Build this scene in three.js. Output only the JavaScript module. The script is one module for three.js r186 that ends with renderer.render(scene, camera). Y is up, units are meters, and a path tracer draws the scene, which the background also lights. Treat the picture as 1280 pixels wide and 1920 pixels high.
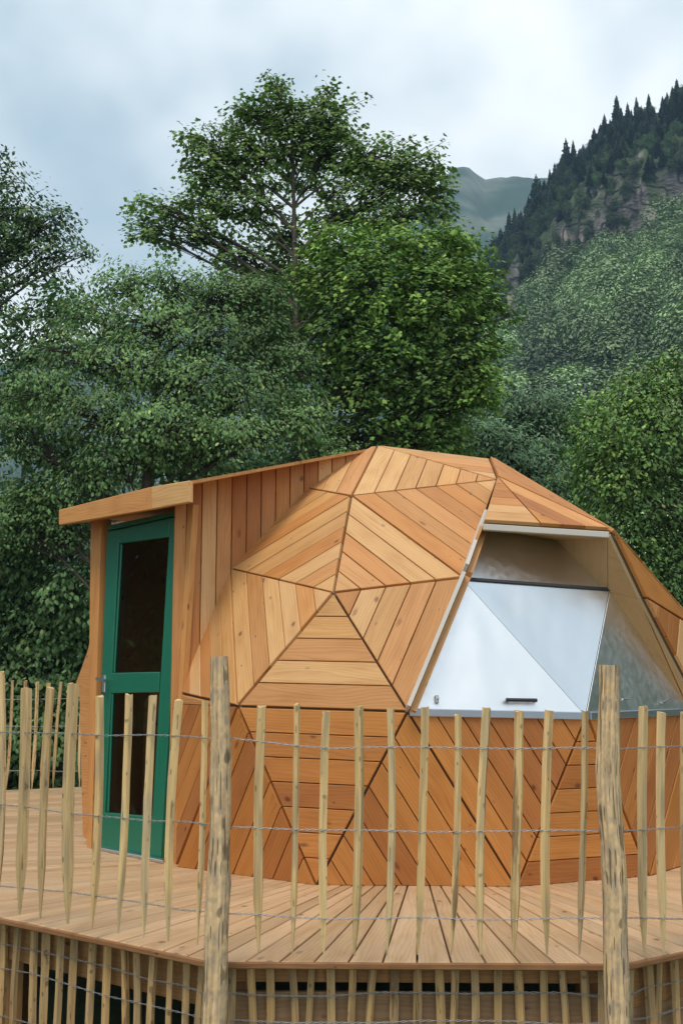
import * as THREE from 'three';
import { mergeGeometries as mergeAll } from 'three/addons/utils/BufferGeometryUtils.js';
import { ImprovedNoise } from 'three/addons/math/ImprovedNoise.js';

// ------------------------------------------------------------------ camera, sky, sun, exposure
const scene = new THREE.Scene();
const F = 2150, H = 1.25, PITCH = Math.atan(298 / F);            // focal length in photo pixels, eye height above the deck
const camera = new THREE.PerspectiveCamera(2 * Math.atan(960 / F) * 180 / Math.PI, 682 / 1024, 0.1, 6000);
camera.position.set(0, H, 0);
camera.rotation.order = 'YXZ';
camera.rotation.x = PITCH;
const renderer = new THREE.WebGLRenderer({ antialias: true });
renderer.toneMapping = THREE.LinearToneMapping;
renderer.toneMappingExposure = 1.5;
renderer.shadowMap.enabled = true;

let seed = 20240611;
function rnd() { seed |= 0; seed = seed + 0x6D2B79F5 | 0; let t = Math.imul(seed ^ seed >>> 15, 1 | seed); t = t + Math.imul(t ^ t >>> 7, 61 | t) ^ t; return ((t ^ t >>> 14) >>> 0) / 4294967296; }
const rr = (a, b) => a + (b - a) * rnd();
const IN = new ImprovedNoise();
const clamp = (x, a = 0, b = 1) => Math.min(b, Math.max(a, x));
const sm = (a, b, x) => { const t = clamp((x - a) / (b - a)); return t * t * (3 - 2 * t); };
function fbm(x, y, z, o = 5) { let s = 0, a = 0.5, f = 1; for (let i = 0; i < o; i++) { s += a * IN.noise(x * f + 7.1 * i, y * f + 3.7 * i, z * f + 1.3 * i); a *= 0.5; f *= 2.03; } return s; }

{ // overcast sky with soft cloud structure, the same all round
  const W = 1024, Hh = 512, d = new Float32Array(W * Hh * 4);
  for (let j = 0; j < Hh; j++) {
    const el = ((j + 0.5) / Hh - 0.5) * Math.PI, sy = Math.sin(el), cy = Math.cos(el);
    for (let i = 0; i < W; i++) {
      const th = ((i + 0.5) / W - 0.5) * 2 * Math.PI;
      const x = cy * Math.cos(th), z = cy * Math.sin(th);
      // clouds lie on a layer overhead: stretch them towards the horizon
      const k = 1 / (Math.max(sy, 0) + 0.32), cx = x * k, cz = z * k;
      const big = fbm(cx * 1.7 + 4.11, cz * 1.5 + 8.73, 0.3, 3), mid = fbm(cx * 4.2 + 14, cz * 3.2 + 5.0, 4.2, 5), fine = fbm(cx * 11 + 1, cz * 8 + 2, 8.8, 4);
      let c = 0.44 + 1.25 * big + 0.75 * mid + 0.3 * fine;
      c = sm(-0.05, 1.0, c);
      const low = 1 - sm(0.05, 0.75, Math.max(sy, 0));
      c = clamp(c + 0.16 * low);
      const L = SKY_GAIN();
      const r = (0.36 + 0.50 * c) * L, g = (0.47 + 0.43 * c) * L, b = (0.55 + 0.37 * c) * L;
      const o = (j * W + i) * 4, dn = sy < 0 ? Math.max(0.25, 1 + sy * 2) : 1;
      d[o] = r * dn; d[o + 1] = g * dn; d[o + 2] = b * dn; d[o + 3] = 1;
    }
  }
  const t = new THREE.DataTexture(d, W, Hh, THREE.RGBAFormat, THREE.FloatType);
  t.mapping = THREE.EquirectangularReflectionMapping; t.magFilter = t.minFilter = THREE.LinearFilter; t.needsUpdate = true;
  scene.background = t; scene.environment = t;
}
function SKY_GAIN() { return 1.0; }
const sun = new THREE.DirectionalLight(0xfff1de, 1.5);
sun.position.set(-5, 26, 4); sun.target.position.set(0.4, 1, -8);
sun.castShadow = true; sun.shadow.radius = 40; sun.shadow.mapSize.set(2048, 2048);
Object.assign(sun.shadow.camera, { left: -25, right: 25, top: 25, bottom: -25, near: 0.5, far: 120 });
scene.add(sun, sun.target);
scene.fog = new THREE.FogExp2(0x9fc4e2, 0.0005);

// ------------------------------------------------------------------ helpers
const mergeGeometries = a => mergeAll(a.map(g => g.index ? g.toNonIndexed() : g));
const v3 = (x, y, z) => new THREE.Vector3(x, y, z);
function ray(u, v) {                                              // photo pixel -> direction with z = -1 (survey of the place from the photograph)
  const a = (u - 640) / F, b = (960 - v) / F, c = Math.cos(PITCH), s = Math.sin(PITCH);
  const d = v3(a, b * c + s, b * s - c); return d.multiplyScalar(-1 / d.z);
}
const P = (u, v, D) => ray(u, v).multiplyScalar(D).add(v3(0, H, 0));
const onY = (u, v, y = 0) => { const r = ray(u, v); return P(u, v, (y - H) / r.y); };
function onPlane(u, v, p0, n) { const r = ray(u, v), o = v3(0, H, 0); return o.clone().addScaledVector(r, p0.clone().sub(o).dot(n) / r.dot(n)); }
const names = {};
function numbered(n) { const k = names[n] = (names[n] ?? -1) + 1; return k ? `${n}_${String(k).padStart(3, '0')}` : n; }
function tag(o, label, category, group, kind) { o.userData = { ...o.userData, ...(label && { label }), ...(category && { category }), ...(group && { group }), ...(kind && { kind }) }; return o; }
function thing(name, label, category, base, group) {
  const g = new THREE.Group(); g.name = numbered(name); g.position.copy(base); scene.add(g);
  g.userData.base = undefined; delete g.userData.base;
  return tag(g, label, category, group);
}
function part(name, geo, mat, parent, label) {                    // geometry in world coordinates, placed under a thing or a part of it
  const m = new THREE.Mesh(geo, mat); m.name = name; m.castShadow = m.receiveShadow = true;
  if (parent.parent === scene) m.position.copy(parent.position).negate();
  parent.add(m); if (label) m.userData.label = label;
  return m;
}
function structure(name, geo, mat) { const m = new THREE.Mesh(geo, mat); m.name = name; m.castShadow = m.receiveShadow = true; m.userData.kind = 'structure'; scene.add(m); return m; }

class Geo {                                                       // flat-shaded triangle soup with uv
  constructor() { this.p = []; this.n = []; this.t = []; }
  poly(pts, uv) {
    const n = v3(0, 0, 0);
    for (let i = 0; i < pts.length; i++) { const a = pts[i], b = pts[(i + 1) % pts.length]; n.x += (a.y - b.y) * (a.z + b.z); n.y += (a.z - b.z) * (a.x + b.x); n.z += (a.x - b.x) * (a.y + b.y); }
    n.normalize();
    for (let i = 1; i + 1 < pts.length; i++) for (const q of [pts[0], pts[i], pts[i + 1]]) { this.p.push(q.x, q.y, q.z); this.n.push(n.x, n.y, n.z); const w = uv(q, n); this.t.push(w[0], w[1]); }
    return this;
  }
  build() {
    const g = new THREE.BufferGeometry();
    g.setAttribute('position', new THREE.Float32BufferAttribute(this.p, 3));
    g.setAttribute('normal', new THREE.Float32BufferAttribute(this.n, 3));
    g.setAttribute('uv', new THREE.Float32BufferAttribute(this.t, 2));
    return g;
  }
}
function polyNormal(pts) { const n = v3(0, 0, 0); for (let i = 0; i < pts.length; i++) { const a = pts[i], b = pts[(i + 1) % pts.length]; n.x += (a.y - b.y) * (a.z + b.z); n.y += (a.z - b.z) * (a.x + b.x); n.z += (a.x - b.x) * (a.y + b.y); } return n.normalize(); }
function inset(pts, n, d) {                                       // move every edge of a convex polygon inwards (pts counter-clockwise about n)
  const L = [], m = pts.length;
  for (let i = 0; i < m; i++) { const a = pts[i], b = pts[(i + 1) % m], e = b.clone().sub(a).normalize(), c = n.clone().cross(e); L.push([a.clone().addScaledVector(c, d), e, c]); }
  const out = [];
  for (let i = 0; i < m; i++) {
    const [p0, e0] = L[(i + m - 1) % m], [p1, , c1] = L[i]; const den = e0.dot(c1);
    out.push(Math.abs(den) < 1e-4 ? p1.clone() : p0.clone().addScaledVector(e0, p1.clone().sub(p0).dot(c1) / den));
  }
  return out;
}
function clip(pts, nrm, off) {                                    // keep the side where p.nrm >= off
  const out = [];
  for (let i = 0; i < pts.length; i++) {
    const a = pts[i], b = pts[(i + 1) % pts.length], da = a.dot(nrm) - off, db = b.dot(nrm) - off;
    if (da >= 0) out.push(a);
    if ((da >= 0) !== (db >= 0)) out.push(a.clone().lerp(b, da / (da - db)));
  }
  const res = []; for (const q of out) if (!res.length || q.distanceTo(res[res.length - 1]) > 1e-4) res.push(q);
  if (res.length > 2 && res[0].distanceTo(res[res.length - 1]) < 1e-4) res.pop();
  return res;
}
function area(p) { const n = v3(0, 0, 0); for (let i = 1; i + 1 < p.length; i++) n.add(p[i].clone().sub(p[0]).cross(p[i + 1].clone().sub(p[0]))); return n.length() / 2; }
function slab(pts, th, g, ch = 0.003, lift = 0, uo = rr(0, 9), vo = rr(0, 9)) {   // a board or sheet: polygon (facing its normal) with thickness and a chamfered face
  const n = polyNormal(pts), gg = g ? g.clone().addScaledVector(n, -g.dot(n)).normalize() : pts[1].clone().sub(pts[0]).normalize();
  const up = (q, h) => q.clone().addScaledVector(n, h), G = new Geo(), m = pts.length;
  const uv = (q, nn) => { let w = nn.clone().cross(gg); if (w.lengthSq() < 0.02) w = n.clone(); w.normalize(); return [q.dot(gg) + uo, q.dot(w) + vo]; };
  const r0 = pts.map(q => up(q, lift)), r1 = pts.map(q => up(q, lift + th - ch)), r2 = (ch > 0 ? inset(pts, n, ch) : pts).map(q => up(q, lift + th));
  for (let i = 0; i < m; i++) { const j = (i + 1) % m; G.poly([r0[i], r0[j], r1[j], r1[i]], uv); if (ch > 0) G.poly([r1[i], r1[j], r2[j], r2[i]], uv); }
  G.poly(r2, uv); G.poly(r0.slice().reverse(), uv);
  return G.build();
}
function boards(parent, pts, dir, width, mats, { name = 'board', th = 0.024, gap = 0.0055, edge = 0.0045, lift = 0.004, phase = 0, ch = 0.003 } = {}) {
  const n = polyNormal(pts), g = dir.clone().addScaledVector(n, -dir.dot(n)).normalize(), c = n.clone().cross(g);
  const Q = inset(pts, n, edge), ts = Q.map(q => q.dot(c)), t0 = Math.min(...ts), t1 = Math.max(...ts);
  const k = Math.max(1, Math.round((t1 - t0) / width)), w = (t1 - t0) / k;
  for (let i = 0; i < k; i++) {
    let s = clip(Q, c, t0 + i * w + (i ? gap / 2 : -1)); s = clip(s, c.clone().negate(), -(t0 + (i + 1) * w - (i < k - 1 ? gap / 2 : -1)));
    if (s.length < 3 || area(s) < 0.0012) continue;
    part(name, slab(s, th, g, ch, lift + rr(-0.0012, 0.0012)), mats[Math.floor(rnd() * mats.length)], parent);
  }
}
function boxBetween(a, b, wdir, w, t, uo = rr(0, 9), vo = rr(0, 9), ch = 0.004) {   // straight bar from a to b, w wide along wdir, t thick
  const g = b.clone().sub(a).normalize(), wd = wdir.clone().addScaledVector(g, -wdir.dot(g)).normalize(), n = g.clone().cross(wd);
  const q = [a.clone().addScaledVector(wd, -w / 2), b.clone().addScaledVector(wd, -w / 2), b.clone().addScaledVector(wd, w / 2), a.clone().addScaledVector(wd, w / 2)].map(p => p.addScaledVector(n, -t / 2));
  return slab(q, t, g, ch, 0, uo, vo);
}
function tube(path, radii, sides = 8, uscale = 1, wob = 0, sd = 0) {               // tapered tube through points, optionally knobbly
  const m = path.length, pos = [], nor = [], uv = [], idx = []; let len = 0, ref = v3(0.31, 0.05, 0.95);
  for (let i = 0; i < m; i++) {
    const T = path[Math.min(i + 1, m - 1)].clone().sub(path[Math.max(i - 1, 0)]).normalize();
    if (i) len += path[i].distanceTo(path[i - 1]);
    let A = ref.clone().addScaledVector(T, -ref.dot(T)); if (A.lengthSq() < 0.01) A = v3(1, 0, 0).addScaledVector(T, -T.x); A.normalize(); const B = T.clone().cross(A);
    for (let j = 0; j <= sides; j++) {
      const a = j / sides * 2 * Math.PI, d = A.clone().multiplyScalar(Math.cos(a)).addScaledVector(B, Math.sin(a));
      const w = wob ? 1 + wob * fbm(Math.cos(a) * 1.3 + sd, len * 5 + sd, Math.sin(a) * 1.3, 3) * 2 : 1, q = path[i].clone().addScaledVector(d, radii[i] * w);
      pos.push(q.x, q.y, q.z); nor.push(d.x, d.y, d.z); uv.push(len * uscale, j / sides * 2 * Math.PI * radii[0] * uscale);
    }
  }
  const s = sides + 1;
  for (let i = 0; i + 1 < m; i++) for (let j = 0; j < sides; j++) { const a = i * s + j; idx.push(a, a + 1, a + s, a + 1, a + s + 1, a + s); }
  for (const [e, f] of [[0, 1], [m - 1, 0]]) { const c = pos.length / 3, q = path[e], T = path[e].clone().sub(path[f ? 1 : m - 2]).normalize(); 
    for (let j = 0; j <= sides; j++) { const k = (e * s + j) * 3; pos.push(pos[k], pos[k + 1], pos[k + 2]); nor.push(T.x, T.y, T.z); uv.push(Math.cos(j) * radii[e], Math.sin(j) * radii[e]); }
    pos.push(q.x, q.y, q.z); nor.push(T.x, T.y, T.z); uv.push(0, 0); const cc = pos.length / 3 - 1;
    for (let j = 0; j < sides; j++) f ? idx.push(c + j + 1, c + j, cc) : idx.push(c + j, c + j + 1, cc); }
  const G = new THREE.BufferGeometry();
  G.setAttribute('position', new THREE.Float32BufferAttribute(pos, 3)); G.setAttribute('normal', new THREE.Float32BufferAttribute(nor, 3)); G.setAttribute('uv', new THREE.Float32BufferAttribute(uv, 2)); G.setIndex(idx);
  if (wob) G.computeVertexNormals();
  return G;
}

// ------------------------------------------------------------------ textures and materials
function hash(i, j, s) { let h = Math.imul(i, 374761393) + Math.imul(j, 668265263) + Math.imul(s, 974634777) | 0; h = Math.imul(h ^ h >>> 13, 1274126177); return ((h ^ h >>> 16) >>> 0) / 4294967296; }
function vn(x, y, px, py, s) {                                    // periodic value noise
  const i = Math.floor(x), j = Math.floor(y), fx = x - i, fy = y - j, a = fx * fx * (3 - 2 * fx), b = fy * fy * (3 - 2 * fy), m = (k, p) => ((k % p) + p) % p;
  const h = (p, q) => hash(m(p, px), m(q, py), s);
  return (h(i, j) * (1 - a) + h(i + 1, j) * a) * (1 - b) + (h(i, j + 1) * (1 - a) + h(i + 1, j + 1) * a) * b;
}
function tex(w, h, fn, srgb = true, ru = 1, rv = 1) {
  const d = new Uint8Array(w * h * 4);
  for (let j = 0; j < h; j++) for (let i = 0; i < w; i++) { const c = fn((i + 0.5) / w, (j + 0.5) / h), o = (j * w + i) * 4; for (let k = 0; k < 3; k++) { let q = clamp(c[k]); if (srgb) q = q < 0.0031308 ? q * 12.92 : 1.055 * Math.pow(q, 1 / 2.4) - 0.055; d[o + k] = q * 255; } d[o + 3] = 255; }
  const t = new THREE.DataTexture(d, w, h, THREE.RGBAFormat, THREE.UnsignedByteType);
  t.wrapS = t.wrapT = THREE.RepeatWrapping; t.magFilter = THREE.LinearFilter; t.minFilter = THREE.LinearMipmapLinearFilter; t.generateMipmaps = true;
  if (srgb) t.colorSpace = THREE.SRGBColorSpace; t.repeat.set(ru, rv); t.needsUpdate = true; return t;
}
function woodTextures(sd, knotsN, light, dark, knot, w = 1024, h = 1024) {        // 2 m along the grain, 1 m across
  const kn = []; for (let i = 0; i < knotsN; i++) kn.push([hash(i, 1, sd), hash(i, 2, sd), 0.003 + 0.013 * hash(i, 3, sd) ** 2, 1.1 + 1.6 * hash(i, 4, sd), 0.45 + 0.55 * hash(i, 5, sd)]);
  const val = new Float32Array(w * h), kv = new Float32Array(w * h);
  for (let j = 0; j < h; j++) for (let i = 0; i < w; i++) {
    const u = (i + 0.5) / w, v = (j + 0.5) / h; let warp = 0.06 * vn(u * 4, v * 10, 4, 10, sd) + 0.02 * vn(u * 11, v * 24, 11, 24, sd + 1), km = 0;
    for (const [ku, kvv, kr, asp, deep] of kn) {
      let du = u - ku, dv = v - kvv; du -= Math.round(du); dv -= Math.round(dv); du *= 2;
      const a = du / (kr * asp), b = dv / kr, r2 = a * a + b * b;
      if (r2 < 60) { warp += Math.sign(dv) * kr * 0.55 * Math.exp(-r2 / 9) ; km = Math.max(km, deep * sm(1.7, 0.4, Math.sqrt(r2) * (0.8 + 0.5 * vn(u * 200, v * 100, 200, 100, sd + 9)))); }
    }
    const vv = v + warp, ring = 0.5 + 0.5 * Math.sin(2 * Math.PI * vv * 46 + 3 * vn(u * 3, v * 5, 3, 5, sd + 2)), fib = vn(u * 26, v * 420, 26, 420, sd + 3), fib2 = vn(u * 60, v * 900, 60, 900, sd + 5), blot = vn(u * 5, v * 14, 5, 14, sd + 4);
    const mot = vn(u * 14, v * 26, 14, 26, sd + 7); val[j * w + i] = 0.24 * Math.pow(ring, 1.6) + 0.2 * fib + 0.12 * fib2 + 0.26 * blot + 0.3 * mot * mot; kv[j * w + i] = km;
  }
  const at = (u, v) => Math.min(h - 1, Math.floor(v * h)) * w + Math.min(w - 1, Math.floor(u * w));
  const map = tex(w, h, (u, v) => { const k = at(u, v), a = val[k], b = kv[k]; return [0, 1, 2].map(c => (light[c] * (1 - a) + dark[c] * a) * (1 - b) + knot[c] * b); }, true, 0.5, 1);
  const bump = tex(w, h, (u, v) => { const k = at(u, v), q = 1 - 0.8 * val[k] - 0.15 * kv[k]; return [q, q, q]; }, false, 0.5, 1);
  return { map, bump };
}
const larchT = woodTextures(5, 22, [0.76, 0.44, 0.175], [0.50, 0.235, 0.07], [0.20, 0.08, 0.03]);
const paleT = woodTextures(31, 8, [0.80, 0.60, 0.29], [0.50, 0.34, 0.14], [0.2, 0.11, 0.05], 512, 512);
function wood(T, tint, rough = 0.6, bump = 0.0012) { return new THREE.MeshStandardMaterial({ map: T.map, bumpMap: T.bump, bumpScale: bump, color: new THREE.Color().setRGB(...tint), roughness: rough }); }
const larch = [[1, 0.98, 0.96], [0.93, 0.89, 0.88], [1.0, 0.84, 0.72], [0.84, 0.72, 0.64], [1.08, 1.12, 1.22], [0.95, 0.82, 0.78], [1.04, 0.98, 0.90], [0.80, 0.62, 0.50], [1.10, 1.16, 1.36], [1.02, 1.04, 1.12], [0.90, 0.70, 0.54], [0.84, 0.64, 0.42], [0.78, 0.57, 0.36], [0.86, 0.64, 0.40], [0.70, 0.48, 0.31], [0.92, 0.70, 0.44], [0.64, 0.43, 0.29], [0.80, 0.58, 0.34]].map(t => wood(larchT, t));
const palerLarch = larch.slice(0, 11), redderLarch = larch.slice(11), mixed = larch.slice(2, 15);   // paler tints on the upper dome, darker redder ones below; porch mixes both
const deckM = [[0.88, 1.10, 1.75], [0.80, 0.98, 1.52], [0.96, 1.16, 1.80], [0.84, 1.0, 1.5], [0.92, 1.08, 1.62], [0.74, 0.88, 1.3]].map(t => wood(larchT, t, 0.62));
const paleBark = tex(1024, 1024, (u, v) => { const gr = vn(u * 20, v * 300, 20, 300, 141), g2 = vn(u * 6, v * 60, 6, 60, 142), bk = 0.75 * sm(0.66, 0.78, 0.62 * vn(u * 2, v * 16, 2, 16, 143) + 0.24 * vn(u * 9, v * 40, 9, 40, 144) + 0.14 * vn(u * 40, v * 120, 40, 120, 145)), gy = sm(0.5, 0.8, vn(u * 8, v * 30, 8, 30, 146)) * 0.6, kn = 0.7 * sm(0.86, 0.93, vn(u * 34, v * 60, 34, 60, 147)); const k = 0.62 + 0.3 * gr + 0.3 * g2; const w = [0.80, 0.60, 0.32].map((q, i) => (q * (1 - gy) + [0.46, 0.38, 0.26][i] * gy) * k); return w.map((q, i) => (q * (1 - bk) + [0.24, 0.15, 0.08][i] * (0.6 + 0.8 * gr) * bk) * (1 - 0.7 * kn)); }, true, 0.6, 1.2);
const chestnut = [[1.0, 0.96, 0.9], [0.86, 0.82, 0.76], [1.08, 1.0, 0.86], [0.94, 0.84, 0.7], [0.8, 0.74, 0.66]].map(t => new THREE.MeshStandardMaterial({ map: paleBark, bumpMap: paleT.bump, bumpScale: 0.002, color: new THREE.Color().setRGB(...t), roughness: 0.78 }));
const endM = wood(larchT, [0.46, 0.40, 0.42], 0.8);
const shadedPale = [[0.72, 0.62, 0.52], [0.62, 0.52, 0.42], [0.80, 0.66, 0.5]].map(t => new THREE.MeshStandardMaterial({ map: paleBark, bumpMap: paleT.bump, bumpScale: 0.002, color: new THREE.Color().setRGB(...t), roughness: 0.8 }));  // pale wood darkened: the shade below the deck edge is put into the tint
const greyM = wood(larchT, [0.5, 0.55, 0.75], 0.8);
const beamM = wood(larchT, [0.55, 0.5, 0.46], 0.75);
const curtainM = new THREE.MeshStandardMaterial({ color: new THREE.Color().setRGB(0.16, 0.13, 0.11), roughness: 0.95 });
const darkM = new THREE.MeshStandardMaterial({ color: new THREE.Color().setRGB(0.15, 0.095, 0.05), roughness: 0.9 }), rubberM = new THREE.MeshStandardMaterial({ color: new THREE.Color().setRGB(0.035, 0.035, 0.037), roughness: 0.7 });
const greenT = tex(256, 256, (u, v) => { const a = 0.9 + 0.1 * vn(u * 16, v * 64, 16, 64, 3) + 0.06 * vn(u * 64, v * 200, 64, 200, 4) - 0.06; return [0.004 * a, 0.17 * a, 0.098 * a]; });
const greenM = new THREE.MeshPhysicalMaterial({ map: greenT, roughness: 0.42, clearcoat: 0.25, clearcoatRoughness: 0.3 });
const glassM = new THREE.MeshPhysicalMaterial({ color: new THREE.Color().setRGB(0.62, 0.65, 0.65), roughness: 0.02, transmission: 1, thickness: 0, ior: 1.5 });
const steelM = new THREE.MeshStandardMaterial({ color: new THREE.Color().setRGB(0.62, 0.63, 0.64), metalness: 1, roughness: 0.35 });
const wireM = new THREE.MeshStandardMaterial({ color: new THREE.Color().setRGB(0.45, 0.46, 0.47), metalness: 0.8, roughness: 0.5 });
const sheetR = tex(256, 256, (u, v) => { const q = 0.25 + 0.12 * vn(u * 6, v * 4, 6, 4, 71) + 0.1 * vn(u * 60, v * 60, 60, 60, 72); return [q, q, q]; }, false, 0.6, 0.6);
const sheetM = new THREE.MeshStandardMaterial({ color: new THREE.Color().setRGB(0.84, 0.855, 0.87), metalness: 1, roughness: 1, roughnessMap: sheetR });
const plyT = tex(512, 512, (u, v) => { const a = vn(u * 5, v * 40, 5, 40, 81), b = vn(u * 30, v * 260, 30, 260, 82), c = vn(u * 3, v * 3, 3, 3, 83); const k = 0.82 + 0.12 * a + 0.1 * b + 0.1 * c - 0.14; return [0.62 * k, 0.38 * k, 0.165 * k]; });
const plyM = new THREE.MeshStandardMaterial({ map: plyT, roughness: 0.6 });
const edgeM = new THREE.MeshStandardMaterial({ color: new THREE.Color().setRGB(0.5, 0.36, 0.2), roughness: 0.6 });
const trimM = new THREE.MeshStandardMaterial({ color: new THREE.Color().setRGB(0.62, 0.58, 0.52), roughness: 0.5 });
const sillM = new THREE.MeshStandardMaterial({ color: new THREE.Color().setRGB(0.5, 0.55, 0.62), metalness: 0.9, roughness: 0.35 });

// ------------------------------------------------------------------ terrain
const terrainY = -0.85;
const azOf = (x, z) => Math.atan2(x, -z) * 180 / Math.PI;
const CREST = [[-14, 0.0], [-4, 0.04], [0, 0.11], [4, 0.24], [6.4, 0.335], [9, 0.395], [10.5, 0.435], [13.5, 0.47], [16.6, 0.502], [22, 0.55], [35, 0.6], [60, 0.6], [100, 0.55]];
function lerpT(T, x) { if (x <= T[0][0]) return T[0][1]; for (let i = 1; i < T.length; i++) if (x <= T[i][0]) { const [a, b] = T[i - 1], [c, d] = T[i]; return b + (d - b) * (x - a) / (c - a); } return T[T.length - 1][1]; }
const D0 = 42, D1 = 262;
function hillY(az, r) {                                           // valley side: wooded slope, a cliff band, a wooded crest
  const h = lerpT(CREST, az) * D1, t = clamp((r - D0) / (D1 - D0));
  const e = 0.035 * fbm(az * 0.16, r * 0.012, 2.2, 3);
  let s = 0.87 * Math.pow(t, 1.5) + 0.13 * sm(0.80 + e, 0.87 + e, t);
  const rough = fbm(az * 0.5, r * 0.05, 5.5, 4) * 6 * sm(0, 0.3, t);
  const cliff = sm(0.77, 0.82, t) * (1 - sm(0.87, 0.93, t));
  const crag = cliff * (Math.abs(fbm(az * 1.3, r * 0.09, 1.1, 4)) * 14 - 3);
  return terrainY + h * s + (rough + crag) * clamp(h / 70) - sm(0.97, 1.0, t) * 0;
}
const polar = (az, r) => [Math.sin(az * Math.PI / 180) * r, -Math.cos(az * Math.PI / 180) * r];
function sheet(nu, nv, f, col) {
  const pos = [], idx = [], uv = [], c = [];
  for (let j = 0; j <= nv; j++) for (let i = 0; i <= nu; i++) { const q = f(i / nu, j / nv); pos.push(...q); uv.push(q[0], q[2]); }
  for (let j = 0; j < nv; j++) for (let i = 0; i < nu; i++) { const a = j * (nu + 1) + i; idx.push(a, a + 1, a + nu + 1, a + 1, a + nu + 2, a + nu + 1); }
  const g = new THREE.BufferGeometry(); g.setAttribute('position', new THREE.Float32BufferAttribute(pos, 3)); g.setAttribute('uv', new THREE.Float32BufferAttribute(uv, 2)); g.setIndex(idx); g.computeVertexNormals();
  if (col) { const n = g.attributes.normal; for (let i = 0; i < n.count; i++) c.push(...col(pos[i * 3], pos[i * 3 + 1], pos[i * 3 + 2], Math.abs(n.getY(i)))); g.setAttribute('color', new THREE.Float32BufferAttribute(c, 3)); }
  return g;
}
{
  const grassT = tex(512, 512, (u, v) => { const a = vn(u * 40, v * 40, 40, 40, 91), b = vn(u * 120, v * 120, 120, 120, 92), c = vn(u * 7, v * 7, 7, 7, 93); const k = 0.5 + 0.5 * a * b + 0.4 * c; return [0.045 * k, 0.07 * k, 0.022 * k]; }, true, 0.3, 0.3);
  const g = new THREE.CircleGeometry(560, 64); g.rotateX(-Math.PI / 2); g.translate(0, terrainY, -260);
  const uv = g.attributes.uv, p = g.attributes.position; for (let i = 0; i < uv.count; i++) uv.setXY(i, p.getX(i), p.getZ(i));
  structure('ground', g, new THREE.MeshStandardMaterial({ map: grassT, roughness: 0.95 }));
  const rockCol = (x, y, z, ny) => {
    const k = 0.5 + fbm(x * 0.12, y * 0.25, z * 0.12, 4), m = sm(0.54, 0.32, ny + 0.26 * fbm(x * 0.2, y * 0.2, z * 0.2 + 7, 3));
    const f2 = fbm(x * 0.5, y * 0.9, z * 0.5 + 3, 4), w = sm(0.45, 0.85, k + 0.5 * f2), q2 = 1 + 0.9 * f2, rock = [(0.085 + 0.17 * w) * q2, (0.082 + 0.145 * w) * q2, (0.086 + 0.125 * w) * q2], veg = [0.036 + 0.02 * k, 0.062 + 0.03 * k, 0.028];
    return rock.map((q, i) => q * m + veg[i] * (1 - m));
  };
  const hg = sheet(420, 260, (a, b) => { const az = -14 + 114 * a, r = D0 + (D1 + 60 - D0) * b; const [x, z] = polar(az, r); const over = Math.max(0, r - D1); return [x, hillY(az, Math.min(r, D1)) - over * 0.5, z]; }, rockCol);
  { const p = hg.attributes.position, uv = hg.attributes.uv; for (let i = 0; i < uv.count; i++) uv.setXY(i, p.getX(i) * 0.8 + p.getZ(i) * 0.45, p.getY(i) * 1.0 + p.getZ(i) * 0.25); }
  const cragT = tex(512, 512, (u, v) => { const a = vn(u * 9, v * 14, 9, 14, 131), b = vn(u * 26, v * 40, 26, 40, 132), c = vn(u * 70, v * 110, 70, 110, 133), cr = sm(0.0, 0.12, Math.abs(vn(u * 12, v * 7, 12, 7, 134) - 0.5)); const k = clamp((0.25 + 0.5 * a + 0.45 * b + 0.3 * c) * (0.35 + 0.65 * cr)); return [k, k * 0.98, k * 0.95]; }, true, 1 / 26, 1 / 26);
  structure('hillside', hg, new THREE.MeshStandardMaterial({ vertexColors: true, map: cragT, bumpMap: cragT, bumpScale: 1.2, roughness: 0.95 }));
  const MT = [[-60, 0.30], [-25, 0.28], [-17, 0.265], [-12, 0.30], [-8, 0.34], [-4, 0.33], [-1, 0.385], [2, 0.40], [4, 0.428], [5.2, 0.448], [5.9, 0.462], [6.6, 0.461], [7.4, 0.450], [9.5, 0.449], [14, 0.44], [25, 0.40], [60, 0.36]];
  const mg = sheet(360, 110, (a, b) => { const az = -50 + 100 * a, r = 520 + 400 * b; const [x, z] = polar(az, r); const h = lerpT(MT, az) * 840 * Math.pow(clamp((r - 520) / 320), 0.9) + 7 * fbm(az * 0.9, r * 0.012, 3.3, 5) - 10 * Math.abs(fbm(az * 0.35, r * 0.006, 8.3, 4)) * sm(1, 0.9, (r - 520) / 320); const over = Math.max(0, r - 840); return [x, terrainY - 3 + h - over * 0.6, z]; },
    (x, y, z, ny) => { const k = 0.5 + fbm(x * 0.02, y * 0.035, z * 0.02, 5), w = sm(0.5, 0.72, k), e = 1 + 0.8 * fbm(x * 0.15, y * 0.2, z * 0.15, 3); return [(0.03 + 0.09 * w) * e, (0.06 + 0.08 * w) * e, (0.03 + 0.07 * w) * e]; });
  structure('mountain', mg, new THREE.MeshStandardMaterial({ vertexColors: true, roughness: 0.95 }));
}

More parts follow.
